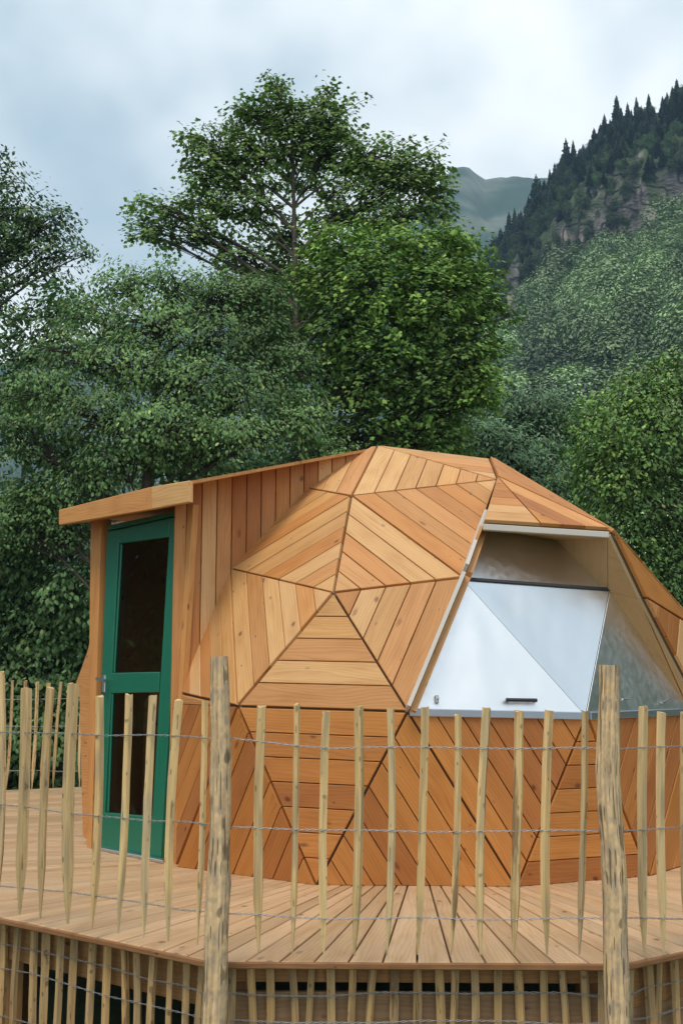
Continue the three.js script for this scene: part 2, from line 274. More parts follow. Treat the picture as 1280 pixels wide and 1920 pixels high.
// ------------------------------------------------------------------ the deck
const C1 = onY(400, 1800), C2 = onY(1165, 1804);
const deckC = v3(0.384, 0, -7.936), dR = Math.hypot(C1.x - deckC.x, C1.z - deckC.z), da = Math.atan2(C1.x - deckC.x, C1.z - deckC.z);
const corner = k => v3(deckC.x + dR * Math.sin(da + k * Math.PI / 5), 0, deckC.z + dR * Math.cos(da + k * Math.PI / 5));   // 0 = behind the left post, 1 = behind the right post, going right
const deck = thing('wooden_deck', 'round raised timber deck with radiating boards around the dome', 'deck', v3(deckC.x, terrainY, deckC.z));
{
  const TH = 0.03, inner = v3(0.55, 0, -8.35);
  for (let k = 0; k < 10; k++) {
    const a = corner(k), b = corner(k + 1), ia = a.clone().lerp(inner, 0.62), ib = b.clone().lerp(inner, 0.62), n = 12;
    for (let i = 0; i < n; i++) {
      const g0 = 0.0045, e = a.distanceTo(b) / n, f0 = (i + g0 / e) / n, f1 = (i + 1 - g0 / e) / n, ei = ia.distanceTo(ib) / n, h0 = (i + g0 / ei) / n, h1 = (i + 1 - g0 / ei) / n, ov = rr(-0.002, 0.002);
      const out = q => q.addScaledVector(q.clone().sub(deckC).setY(0).normalize(), 0.012 + ov);
      const q = [ia.clone().lerp(ib, h0), out(a.clone().lerp(b, f0)), out(a.clone().lerp(b, f1)), ia.clone().lerp(ib, h1)];
      part('deck_board', slab(q, TH, q[1].clone().sub(q[0]), 0.003, -TH + rr(-0.001, 0.001)), deckM[Math.floor(rnd() * deckM.length)], deck);
    }
  }
  // landing behind the door side
  const c9 = corner(9), c8 = corner(8), c7 = corner(7), w0 = v3(-3.3, 0, -8.2), w1 = v3(-4.5, 0, -12.0), w2 = v3(-2.6, 0, -12.9);
  boards(deck, [c9, c8, w0], v3(1, 0, -0.35), 0.14, deckM, { name: 'deck_board', th: TH, lift: -TH, edge: 0.004 });
  boards(deck, [c8, c7, w2, w1, w0], v3(1, 0, -0.35), 0.14, deckM, { name: 'deck_board', th: TH, lift: -TH, edge: 0.004 });
  for (let k = 0; k < 10; k++) { const o = q => q.addScaledVector(q.clone().sub(deckC).setY(0).normalize(), 0.021).setY(-0.0175); part('edge_trim', boxBetween(o(corner(k)), o(corner(k + 1)), v3(0, 1, 0), 0.027, 0.016), endM, deck); }
  // rim beams under the board ends, joists and stumps
  for (let k = 0; k < 10; k++) {
    const s = q => q.clone().lerp(deckC, 0.045).setY(-0.03 - 0.075);
    const hb = k === 0 ? 0.085 : 0.21, dn = q => s(q).setY(-0.032 - hb / 2);
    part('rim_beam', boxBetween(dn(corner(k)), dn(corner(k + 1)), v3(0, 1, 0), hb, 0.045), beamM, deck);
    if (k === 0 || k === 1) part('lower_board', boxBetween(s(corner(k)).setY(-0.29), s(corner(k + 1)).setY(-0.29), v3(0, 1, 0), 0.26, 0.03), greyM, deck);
    const st = corner(k).lerp(deckC, 0.09); part('stump', boxBetween(v3(st.x, terrainY - 0.2, st.z), v3(st.x, -0.035, st.z), v3(1, 0, 0), 0.14, 0.14), beamM, deck);
  }
}

// ------------------------------------------------------------------ the dome cabin
const cabin = thing('dome_cabin', 'timber-clad faceted dome cabin with green porch door and metal window bay', 'dome cabin', v3(0.4, 0, -8.4));
const ctr = v3(0.45, 1.02, -8.5);
const M = onY(595, 1658), B2 = onY(965, 1661), M2 = onY(1210, 1642), B3 = onY(1292, 1617);
const WL = onY(310, 1614), DL = onY(185, 1590);                   // foot of the porch wall and of the door's far side
const T = P(708, 841, 8.45), wallN = WL.clone().sub(v3(0.2, 0, -8.42)).cross(v3(0, 1, 0)).normalize(); if (wallN.z < 0) wallN.negate();
const onWall = (u, v) => onPlane(u, v, WL, wallN);
const N1 = onWall(437, 1070), K = onWall(580, 920), K2 = onWall(697, 843), Qw = onWall(341, 1300), Qe = onWall(343, 1320);
const A = P(627, 1115, 7.17), N2 = P(660, 935, 7.72), N3 = P(866, 1087, 7.15), N4 = P(764, 1335, 6.86), N5 = P(450, 1325, 7.14), N6 = P(1095, 1342, 7.0), N8 = P(1292, 1334, 7.85);
const Y = P(930, 905, 8.05), Z = P(915, 866, 8.6), Ar = P(1140, 1107, 7.55);
const B1 = onY(336, 1624);
const frame = [];
function ccw(pts) { const n = polyNormal(pts), c = pts.reduce((s, q) => s.add(q), v3(0, 0, 0)).divideScalar(pts.length); return n.dot(c.sub(ctr)) < 0 ? pts.slice().reverse() : pts; }
function facet(pts, a, b, stock = palerLarch, width = 0.135, name = 'cladding_panel') { // a dark sub-board with cladding boards on it, laid along a -> b
  pts = ccw(pts);
  const p = part(name, slab(pts, 0.03, null, 0, -0.03), darkM, cabin);
  boards(p, pts, b.clone().sub(a), width, stock, {});
  return p;
}
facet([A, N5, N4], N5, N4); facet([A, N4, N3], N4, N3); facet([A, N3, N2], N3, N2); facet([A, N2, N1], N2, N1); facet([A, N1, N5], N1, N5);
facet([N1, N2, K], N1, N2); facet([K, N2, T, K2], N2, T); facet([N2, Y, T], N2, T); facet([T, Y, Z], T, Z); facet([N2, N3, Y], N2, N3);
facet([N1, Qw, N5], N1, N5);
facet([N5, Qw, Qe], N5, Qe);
facet([N5, N4, M], N5, N4, redderLarch); facet([N4, M, B2], N4, B2, redderLarch); facet([N4, N6, B2], N4, B2, redderLarch); facet([N6, B2, M2], B2, M2, redderLarch); facet([N6, N8, M2], N8, M2, redderLarch); facet([N8, M2, B3], N8, M2, redderLarch);
facet([N5, M, B1], N5, B1, redderLarch); facet([Qe, N5, B1], N5, B1, redderLarch); 
// unseen back of the shell
{
  const e = [], m = [], b = []; const R = 1.75, eq = 1.02;
  for (const a of [108, 144, 180, 216, 252]) { const r = a * Math.PI / 180; e.push(v3(ctr.x + R * Math.sin(r), eq, ctr.z + R * Math.cos(r))); b.push(v3(ctr.x + 0.9 * R * Math.sin(r), 0, ctr.z + 0.9 * R * Math.cos(r))); m.push(v3(ctr.x + 0.62 * R * Math.sin(r), 2.3, ctr.z + 0.62 * R * Math.cos(r))); }
  const ring = [N8, ...e, v3(DL.x + 0.25, 1.02, DL.z - 0.3), Qe], base = [B3, ...b, v3(DL.x + 0.25, 0, DL.z - 0.3), B1], up = [Ar, ...m, v3(-0.6, 2.3, -8.6), N1], G = new Geo(), uv = q => [q.x, q.y];
  const tri = (...t) => G.poly(ccw(t), uv);
  for (let i = 0; i + 1 < ring.length; i++) { tri(base[i], base[i + 1], ring[i + 1]); tri(base[i], ring[i + 1], ring[i]); tri(ring[i], ring[i + 1], up[i + 1]); tri(ring[i], up[i + 1], up[i]); }
  const top = [Z, Z, T, T, T, T, K2, K]; for (let i = 0; i + 1 < up.length; i++) { tri(up[i], up[i + 1], top[Math.min(i + 1, 6)]); if (top[i] !== top[i + 1] && i < 6) tri(up[i], top[i + 1], top[i]); }
  part('rear_shell', G.build(), larch[2], cabin);
}
// porch: side wall of upright boards, fascia, roof, door
const FR = onPlane(362, 942, WL.clone().addScaledVector(wallN, 0.02), wallN), FRt = onPlane(362, 903, WL.clone().addScaledVector(wallN, 0.02), wallN);
{
  const top0 = onWall(345, 908), foot = onWall(330, 1612); foot.y = 0;
  const jt = onWall(358, 905), wall = [onWall(313, 1616), onWall(334, 1616), Qe, Qw, onWall(405, 1140), N1, K, K2, jt, onWall(349, 912)];
  const w = part('porch_wall', slab(ccw2([onWall(349, 912), onWall(313, 1616), onWall(334, 1616), Qw, onWall(405, 1140), N1, K, K2], wallN), 0.03, null, 0, -0.03), darkM, cabin);
  // boards: the wall outline is not convex, so each board is cut from the outline column by column
  const right = wallN.clone().negate().cross(v3(0, 1, 0)).normalize(); if (right.x < 0) right.negate();
  const outline = [[349, 912], [358, 905], [697, 843], [580, 920], [437, 1070], [405, 1140], [341, 1300], [336, 1616], [313, 1616]].map(([a, b]) => onWall(a, b));
  const s0 = outline[8].dot(right), S = outline.map(q => [q.dot(right) - s0, q.y]);
  const topAt = s => { const a = S[1], b = S[2]; return a[1] + (b[1] - a[1]) * (s - a[0]) / (b[0] - a[0]); };
  const low = [[S[7][0] - 0.001, 0.0], [S[7][0], S[6][1] * 0 + 0.0], [S[6][0], S[6][1]], [S[5][0], S[5][1]], [S[4][0], S[4][1]], [S[3][0], S[3][1]], [S[2][0], S[2][1]]].sort((p, q) => p[0] - q[0]);
  const lowAt = s => s <= low[0][0] ? 0 : lerpT(low, s);
  const pt = (s, y) => { const q = WL.clone().addScaledVector(right, s + s0 - WL.dot(right)); q.y = y; return q; };
  let s = S[0][0] * 0 + 0.0; const smax = S[2][0] - 0.02; let i = 0;
  while (s < smax) {
    const wd = i === 0 ? 0.085 : 0.108, e = Math.min(s + wd, smax), a = s + 0.003, b = e - 0.003, lean = i === 0 ? 0 : 0;
    let q = [pt(a, lowAt(a)), ...[0.33, 0.66].map(f => pt(a + (b - a) * f, lowAt(a + (b - a) * f))), pt(b, lowAt(b)), pt(b, topAt(b)), pt(a, topAt(a))];
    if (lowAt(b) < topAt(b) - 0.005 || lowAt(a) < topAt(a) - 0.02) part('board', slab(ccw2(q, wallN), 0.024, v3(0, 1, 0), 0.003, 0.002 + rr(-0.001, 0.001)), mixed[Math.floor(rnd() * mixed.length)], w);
    s = e; i++;
  }
}
function ccw2(pts, n) { return polyNormal(pts).dot(n) < 0 ? pts.slice().reverse() : pts; }
{
  // door plane through both feet and the top of the near jamb
  const TR = P(347, 958, WL.clone().z * -1 + 0.02), n = DL.clone().sub(WL).cross(TR.clone().sub(WL)).normalize(); if (n.z < 0) n.negate();
  const on = (u, v, d = 0) => onPlane(u, v, WL.clone().addScaledVector(n, d), n);
  const poly = (a, th, lift, g, ch = 0.004) => slab(ccw2(a.map(([u, v]) => on(u, v)), n), th, g, ch, lift);
  const door = part('door', poly([[206, 986], [346, 956], [345, 965], [206, 996]], 0.05, -0.03), greenM, cabin);
  const up = v3(0, 1, 0), rg = WL.clone().sub(DL);
  const fr = (pts, g) => part('door_frame', poly(pts, 0.045, -0.02, g, 0.005), greenM, door);
  fr([[206, 997], [229, 993], [198, 1592], [184, 1589]], up);                          // far stile
  fr([[324, 972], [346, 966], [306, 1614], [286, 1608]], up);                          // near stile
  fr([[229.3, 993], [323.7, 972.3], [321, 1007], [226, 1020]], rg);                    // top rail
  fr([[213.6, 1262], [304.8, 1260], [302.6, 1298], [211.8, 1300]], rg);                // lock rail
  fr([[201.9, 1523], [290.0, 1531], [286.2, 1607], [198.3, 1592]], rg);                // bottom rail
  const gp = (pts, nm) => part(nm, poly(pts, 0.008, -0.006, up, 0), glassM, door);
  gp([[227.5, 1014], [322, 1000], [304, 1266], [212.5, 1268]], 'glass_pane'); gp([[212.5, 1294], [303.5, 1292], [290, 1536], [201, 1528]], 'glass_pane');
  const bead = (a, b) => part('glazing_bead', boxBetween(on(...a, 0.022), on(...b, 0.022), rg, 0.014, 0.01), greenM, door);
  bead([228.5, 1021], [214.5, 1261]); bead([320, 1009], [305.6, 1259]); bead([211.5, 1301], [203, 1522]); bead([302, 1299], [291, 1530]);
  const hd = mergeGeometries([boxBetween(on(196, 1266, 0.03), on(195, 1298, 0.03), rg, 0.035, 0.012), tube([on(195.5, 1275, 0.03), on(195.5, 1275, 0.085)], [0.009, 0.009]), boxBetween(on(197, 1276, 0.085), on(181, 1272, 0.085), up, 0.02, 0.016)]);
  part('door_handle', hd, steelM, door);
  part('threshold', boxBetween(onY(178, 1592).setY(0.012), onY(310, 1619).setY(0.012), v3(0, 1, 0), 0.022, 0.05), steelM, cabin);
  // jamb and curved wing on the far side, fascia and roof
  const jm = [[183, 980], [203, 976], [205, 985], [184, 1592], [176, 1592]].map(([u, v]) => on(u, v, -0.01));
  part('door_jamb', slab(ccw2([jm[0], jm[1], jm[3], jm[4]], n), 0.09, up, 0.004, -0.03), larch[2], cabin);
  const nearJ = [[347, 945], [360, 945], [318, 1616], [307, 1614]].map(([u, v]) => on(u, v)); part('door_jamb', slab(ccw2(nearJ, n), 0.05, up, 0.004, -0.062), larch[6], cabin);
  const wg = new THREE.Shape(); const ex = rg.clone().normalize(), org = on(180, 1240);
  const W2 = (u, v) => { const q = on(u, v).sub(org); return [q.dot(ex), q.y]; };
  const path = [[181, 1120], [178, 1180], [169, 1218], [155, 1255], [141, 1290], [141, 1300], [151, 1306], [150, 1568], [174, 1586]];
  path.forEach((q, i) => { const [a, b] = W2(...q); i ? wg.lineTo(a, b) : wg.moveTo(a, b); });
  const wgG = new THREE.ExtrudeGeometry(wg, { depth: 0.06, bevelEnabled: true, bevelSize: 0.004, bevelThickness: 0.004, bevelSegments: 1 });
  wgG.applyMatrix4(new THREE.Matrix4().makeBasis(ex, up.clone(), ex.clone().cross(up)).setPosition(org.clone().addScaledVector(n, -0.05)));
  part('wing_board', wgG, larch[5], cabin);
  const side = [[150, 1306], [150, 1568], [141, 1566]].map(q => q);
  // fascia of two boards
  const fo = (u, v) => on(u, v, 0.24);
  const fp = (a, nm, m) => part(nm, slab(ccw2(a.map(([u, v]) => fo(u, v)), n), 0.03, rg, 0.004, 0), larch[m], cabin);
  fp([[117, 957], [289.5, 914], [289.5, 956], [117, 985]], 'fascia_board', 2); fp([[290.5, 914], [362, 902], [362, 942], [290.5, 955.5]], 'fascia_board', 4);
  // roof sheet from the fascia back to the top of the dome, with its soffit
  const a = fo(115, 955), b = fo(363, 900.5), c = onWall(697, 840), d = a.clone().add(v3(0.55, 0.05, -1.3)), top = [a, b, c, v3(0.4, 2.6, -9.5), d];
  const G = new Geo(), uv = q => [q.x, q.z]; const lo = q => q.clone().add(v3(0, -0.022, 0));
  for (const t of [[a, b, c], [a, c, top[3]], [a, top[3], d]]) { const tt = ccw2(t, up); G.poly(tt, uv); G.poly(tt.map(lo).reverse(), uv); }
  G.poly([lo(a), lo(b), b, a], uv); G.poly([lo(b), lo(c), c, b], uv);
  part('porch_roof', G.build(), larch[3], cabin);
  const sf = [fo(119, 983), fo(361, 940), on(347, 946, -0.02), on(183, 978, -0.02)]; const SG = new Geo(); for (const t of [[sf[0], sf[1], sf[2]], [sf[0], sf[2], sf[3]]]) SG.poly(ccw2(t, v3(0, -1, 0)), uv);
  part('soffit', SG.build(), larch[7], cabin);
  // porch's far side wall, seen only through the glass
  const fw = [on(183, 980, -0.02), on(176, 1590, -0.02)]; const back = n.clone().multiplyScalar(-1.2);
  part('porch_side', slab(ccw2([fw[0], fw[1], fw[1].clone().add(back), fw[0].clone().add(back)], rg.clone().negate()), 0.03, up, 0, 0), larch[3], cabin);
  const cl = [on(190, 985, -1.25), on(184, 1590, -1.25), on(310, 1614, -1.25), on(345, 960, -1.25)]; { const G = new Geo(), uv = q => [q.x, q.y], tl = cl[0], bl = cl[1], br = cl[2], tr = cl[3]; for (let i = 0; i < 28; i++) { const z = k => n.clone().multiplyScalar(k % 2 ? 0.05 : 0), f = i / 28, g = (i + 1) / 28; G.poly([tl.clone().lerp(tr, f).add(z(i)), bl.clone().lerp(br, f).add(z(i)), bl.clone().lerp(br, g).add(z(i + 1)), tl.clone().lerp(tr, g).add(z(i + 1))], uv); } part('inner_curtain', G.build(), curtainM, cabin); }
  part('inner_strut', boxBetween(on(230, 1180, -0.9), on(330, 1040, -0.75), up, 0.06, 0.04), larch[1], cabin);
}
// window bay: sheet-metal facets under a projecting plywood hood
{
  const nY = polyNormal(ccw([Y, N3, Ar])), onF = (u, v) => onPlane(u, v, N3, nY);
  const L = N3.clone().lerp(Y, (1087 - 990) / (1087 - 905)), Gp = onF(1022, 1000), Gr = Y.clone().lerp(Ar, 0.52);
  const win = part('window', slab(ccw([L, N3, Ar, Gr]), 0.012, null, 0.002, -0.012), sheetM, cabin, 'upper metal panel in the hood');
  const sn0 = polyNormal(ccw([Ar, N6, N8]));
  const wp = (pts, l) => { const p = ccw(pts); const q = inset(p, polyNormal(p), 0.0025); return part('window_panel', slab(q, 0.016, null, 0.002, -0.006), sheetM, win, l); };
  const sheet3 = (tri, sd) => { const t = ccw(tri), n = polyNormal(t), N = 30, pos = [], uv = [], idx = [], at = (i, j) => i * (i + 1) / 2 + j;
    for (let i = 0; i <= N; i++) for (let j = 0; j <= i; j++) { const a = 1 - i / N, c = j / N, b = 1 - a - c, q = t[0].clone().multiplyScalar(a).addScaledVector(t[1], b).addScaledVector(t[2], c), rim = Math.min(1, 7 * Math.min(a, b, c)); q.addScaledVector(n, 0.008 + rim * (0.032 * fbm(q.x * 2.4 + sd, q.y * 0.9, sd, 2) + 0.009 * fbm(q.x * 6, q.y * 3 + sd, 2, 2))); pos.push(q.x, q.y, q.z); uv.push(q.x, q.y); }
    for (let i = 0; i < N; i++) for (let j = 0; j <= i; j++) { idx.push(at(i, j), at(i + 1, j), at(i + 1, j + 1)); if (j < i) idx.push(at(i, j), at(i + 1, j + 1), at(i, j + 1)); }
    const g = new THREE.BufferGeometry(); g.setAttribute('position', new THREE.Float32BufferAttribute(pos, 3)); g.setAttribute('uv', new THREE.Float32BufferAttribute(uv, 2)); g.setIndex(idx); g.computeVertexNormals(); return g; };
  part('window_panel', sheet3([N3, N4, N6], 3.1), sheetM, win, 'pale reflective lower panel'); part('window_panel', sheet3([N3, N6, Ar], 8.4), sheetM, win, 'pale reflective upper panel'); part('window_panel', slab(inset(ccw([Ar, N6, N8]), sn0, 0.003), 0.016, null, 0.002, -0.006), sheetM, win, 'blue-grey side panel');
  const seam = (a, b, w = 0.022) => { const m = a.clone().add(b).multiplyScalar(0.5).sub(ctr).normalize(); return part('seam_strip', boxBetween(a.clone().addScaledVector(m, 0.012), b.clone().addScaledVector(m, 0.012), m.clone().cross(b.clone().sub(a)), w, 0.012), rubberM, win); };
  seam(N3, Ar, 0.026); seam(Gr, Ar, 0.02);
  const m = N4.clone().add(N6).multiplyScalar(0.5).sub(ctr).setY(0).normalize();
  const sl = (a, b) => { const mm = a.clone().add(b).multiplyScalar(0.5).sub(ctr).setY(0).normalize(); return part('sill', boxBetween(a.clone().addScaledVector(mm, 0.02).add(v3(0, -0.0, 0)), b.clone().addScaledVector(mm, 0.02).add(v3(0, -0.0, 0)), v3(0, 1, 0), 0.045, 0.05), sillM, win); };
  sl(N4, N6); sl(N6, N8);
  const pn = polyNormal(ccw([N3, N4, N6])), onW = (u, v, d) => onPlane(u, v, N4.clone().addScaledVector(pn, d), pn);
  part('handle', mergeGeometries([tube([onW(948, 1312, 0.045), onW(1006, 1313, 0.045)], [0.011, 0.011]), tube([onW(951, 1312, 0.0), onW(951, 1312, 0.045)], [0.009, 0.009]), tube([onW(1003, 1313, 0.0), onW(1003, 1313, 0.045)], [0.009, 0.009])]), new THREE.MeshStandardMaterial({ color: new THREE.Color().setRGB(0.05, 0.05, 0.055), roughness: 0.4, metalness: 0.5 }), win);
  part('catch', mergeGeometries([boxBetween(onW(818, 1304, 0.02), onW(819, 1318, 0.02), v3(1, 0, 0), 0.02, 0.02), tube([onW(818, 1314, 0), onW(822, 1309, 0.05)], [0.006, 0.006])]), wireM, win);
  const sn = polyNormal(ccw([Ar, N6, N8])), onS = (u, v, d) => onPlane(u, v, N6.clone().addScaledVector(sn, d), sn);
  part('catch', mergeGeometries([tube([onS(1166, 1311, 0.03), onS(1178, 1312, 0.03)], [0.007, 0.007]), tube([onS(1172, 1311, 0), onS(1172, 1311, 0.03)], [0.006, 0.006])]), steelM, win);
  part('catch', mergeGeometries([tube([onS(1240, 1318, 0.03), onS(1252, 1312, 0.03)], [0.007, 0.007]), tube([onS(1244, 1316, 0), onS(1244, 1316, 0.03)], [0.006, 0.006])]), steelM, win);
  // hood
  const Hc = P(1140, 1003, 7.33), J = P(1197, 1122, 7.47), Kc = P(1290, 1300, 7.8), L2 = P(905, 988, 7.3), Gt = L2.clone().lerp(Hc, 0.45);
  const hood = part('hood', mergeGeometries([[L, L2, Hc], [L, Hc, Gr]].map(t => slab(ccw2(t.map(q => q.clone().add(v3(0, -0.014, 0))), v3(0, -1, 0)), 0.012, null, 0))), plyM, cabin);
  const ply = (pts, toward) => part('plywood_lining', slab(ccw2(pts, toward), 0.012, null, 0, 0), plyM, hood);
  const inw = v3(-1, -0.2, 0.4);
  ply([Hc, J, Ar], inw); ply([Gr, Hc, Ar], inw); ply([J, Kc, N8], inw); ply([J, N8, Ar], inw);
  // outside of the hood: boards
  const sk = (pts, a, b) => { const p = ccw2(pts, v3(0.5, 1, 0)); const q = part('hood_cladding', slab(p, 0.012, null, 0, 0.014), darkM, hood); const n = polyNormal(p); boards(q, p.map(w => w.clone().addScaledVector(n, 0.026)), b.clone().sub(a), 0.13, larch, {}); };
  const S1 = P(1300, 1185, 7.95), S2 = P(1400, 1330, 8.4);
  sk([Y, L2, Gt], L2, Gt); sk([Y, Gt, Hc], Y, Hc); sk([Y, Hc, Z], Z, Hc); sk([Hc, J, S1], Hc, S1); sk([J, Kc, S1], S1, Kc); sk([Hc, S1, Z], Hc, Z); sk([Kc, S2, S1], S1, Kc);
  // front edges
  const ed = (a, b, w, t, mt, d) => part('edge_board', boxBetween(a, b, d, w, t), mt, hood);
  ed(L2, Hc, 0.04, 0.03, trimM, v3(0, 1, 0)); part('side_board', slab(ccw2([L, L2, N4], v3(-1, 0.3, 0.3)), 0.02, N4.clone().sub(L2), 0.002, 0), larch[1], hood); ed(Hc, J, 0.022, 0.03, edgeM, v3(1, 0.3, 0)); ed(J, Kc, 0.022, 0.03, edgeM, v3(1, 0.3, 0));
  const lc = (a, b) => { const o = a.clone().add(b).multiplyScalar(0.5).sub(ctr).normalize(); const sd = o.clone().cross(b.clone().sub(a)).normalize(); if (sd.x < 0) sd.negate();
    ed(a.clone().addScaledVector(o, 0.06).addScaledVector(sd, -0.012), b.clone().addScaledVector(o, 0.06).addScaledVector(sd, -0.012), 0.14, 0.022, trimM, o);
    ed(a.clone().addScaledVector(o, 0.03).addScaledVector(sd, 0.022), b.clone().addScaledVector(o, 0.03).addScaledVector(sd, 0.022), 0.1, 0.04, larch[1], o); };
  lc(L, N3); lc(N3, N4);
}

// ------------------------------------------------------------------ paling fences
const off = (q) => q.clone().addScaledVector(q.clone().sub(deckC).setY(0).normalize(), 0.10);
const fenceSegs = [[off(corner(9)), off(corner(0))], [off(corner(0)), off(corner(1))], [off(corner(1)), off(corner(2))]];
function fenceD(u, seg) { const [a, b] = fenceSegs[seg], k = (u - 640) / F / Math.cos(PITCH) ; // plan line through the eye
  let best = 5; for (let i = 0; i < 3; i++) { const t = (k * -a.z - a.x) / ((b.x - a.x) + k * (b.z - a.z)); best = -(a.z + (b.z - a.z) * t); }
  return best; }
function picketGeo(top, bot, w, pointed = true, sd = rnd() * 50) {                 // riven chestnut pale: irregular section, pointed foot
  const n = 9, path = [], rad = [], bend = rr(-0.018, 0.018), L = top.distanceTo(bot);
  for (let i = 0; i <= n; i++) { const t = i / n; const q = top.clone().lerp(bot, t); q.x += bend * Math.sin(Math.PI * t) + 0.004 * fbm(sd, t * 4, 0, 2); path.push(q); }
  const out = [], m = 5, ang = rr(0, 1);
  const pos = [], idx = [], uv = []; const shape = []; for (let j = 0; j < m; j++) shape.push([rr(0.85, 1.1), (j / m) * 2 * Math.PI + rr(-0.25, 0.25) + ang]);
  const G = new Geo(), uo = rr(0, 9), vo = rr(0, 9), ring = i => { const t = i / n; const tp = pointed && t > 0.80 ? 1 - 0.8 * (t - 0.80) / 0.20 : 1; const r = w / 2 * tp * (1 + 0.16 * fbm(sd + 3, t * 5, 1, 2)); return shape.map(([s, a], j) => path[i].clone().add(v3(Math.cos(a) * r * s, 0, Math.sin(a) * r * s * 0.72))); };
  const rings = []; for (let i = 0; i <= n; i++) rings.push(ring(i));
  rings[0].forEach((q, j) => q.y += rr(-0.006, 0.006));
  for (let i = 0; i < n; i++) for (let j = 0; j < m; j++) { const k = (j + 1) % m; const vj = vo + j * w * 0.6, vk = vo + (j + 1) * w * 0.6, u0 = uo + i / n * L, u1 = uo + (i + 1) / n * L; const mp = new Map([[rings[i][j], [u0, vj]], [rings[i][k], [u0, vk]], [rings[i + 1][k], [u1, vk]], [rings[i + 1][j], [u1, vj]]]); G.poly([rings[i][j], rings[i][k], rings[i + 1][k], rings[i + 1][j]], q => mp.get(q)); }
  G.poly(rings[0].slice().reverse(), q => [q.x + uo, q.z + vo]); G.poly(rings[n], q => [q.x + uo, q.z + vo]);
  return G.build();
}
function wireGeo(pts, r = 0.0016, twist = 0.004) {                 // two strands twisted together
  const gs = []; for (const ph of [0, Math.PI]) { const path = []; let k = 0; for (let i = 0; i + 1 < pts.length; i++) { const n = 8; for (let j = 0; j < n; j++) { const q = pts[i].clone().lerp(pts[i + 1], j / n); q.y += twist * Math.sin(k * 2.1 + ph); q.z += twist * Math.cos(k * 2.1 + ph); k++; path.push(q); } } path.push(pts[pts.length - 1].clone()); gs.push(tube(path, path.map(() => r), 4)); }
  return mergeGeometries(gs);
}
const barkT = tex(512, 512, (u, v) => { const a = vn(u * 22, v * 10, 22, 10, 101), b = vn(u * 90, v * 60, 90, 60, 102), c = vn(u * 6, v * 10, 6, 10, 103), d = vn(u * 6, v * 70, 6, 70, 104), e = vn(u * 40, v * 20, 40, 20, 106); const bark = 0.7 * sm(0.68, 0.76, 0.5 * c + 0.3 * a + 0.2 * e); const k = 0.7 + 0.45 * d - 0.2 * b; const gr = sm(0.4, 0.75, 0.5 * vn(u * 7, v * 22, 7, 22, 105) + 0.5 * e) * 0.6; const wd = [0.82, 0.57, 0.31].map((q, i) => (q * (1 - gr) + [0.44, 0.34, 0.25][i] * gr) * k * (1 - 0.6 * sm(0.72, 0.8, vn(u * 14, v * 60, 14, 60, 107)))); return wd.map((q, i) => q * (1 - bark) + [0.13, 0.085, 0.045][i] * (0.5 + b) * bark); }, true, 0.8, 2.2);
const postM = new THREE.MeshStandardMaterial({ map: barkT, roughness: 0.85, bumpMap: barkT, bumpScale: 0.004 });
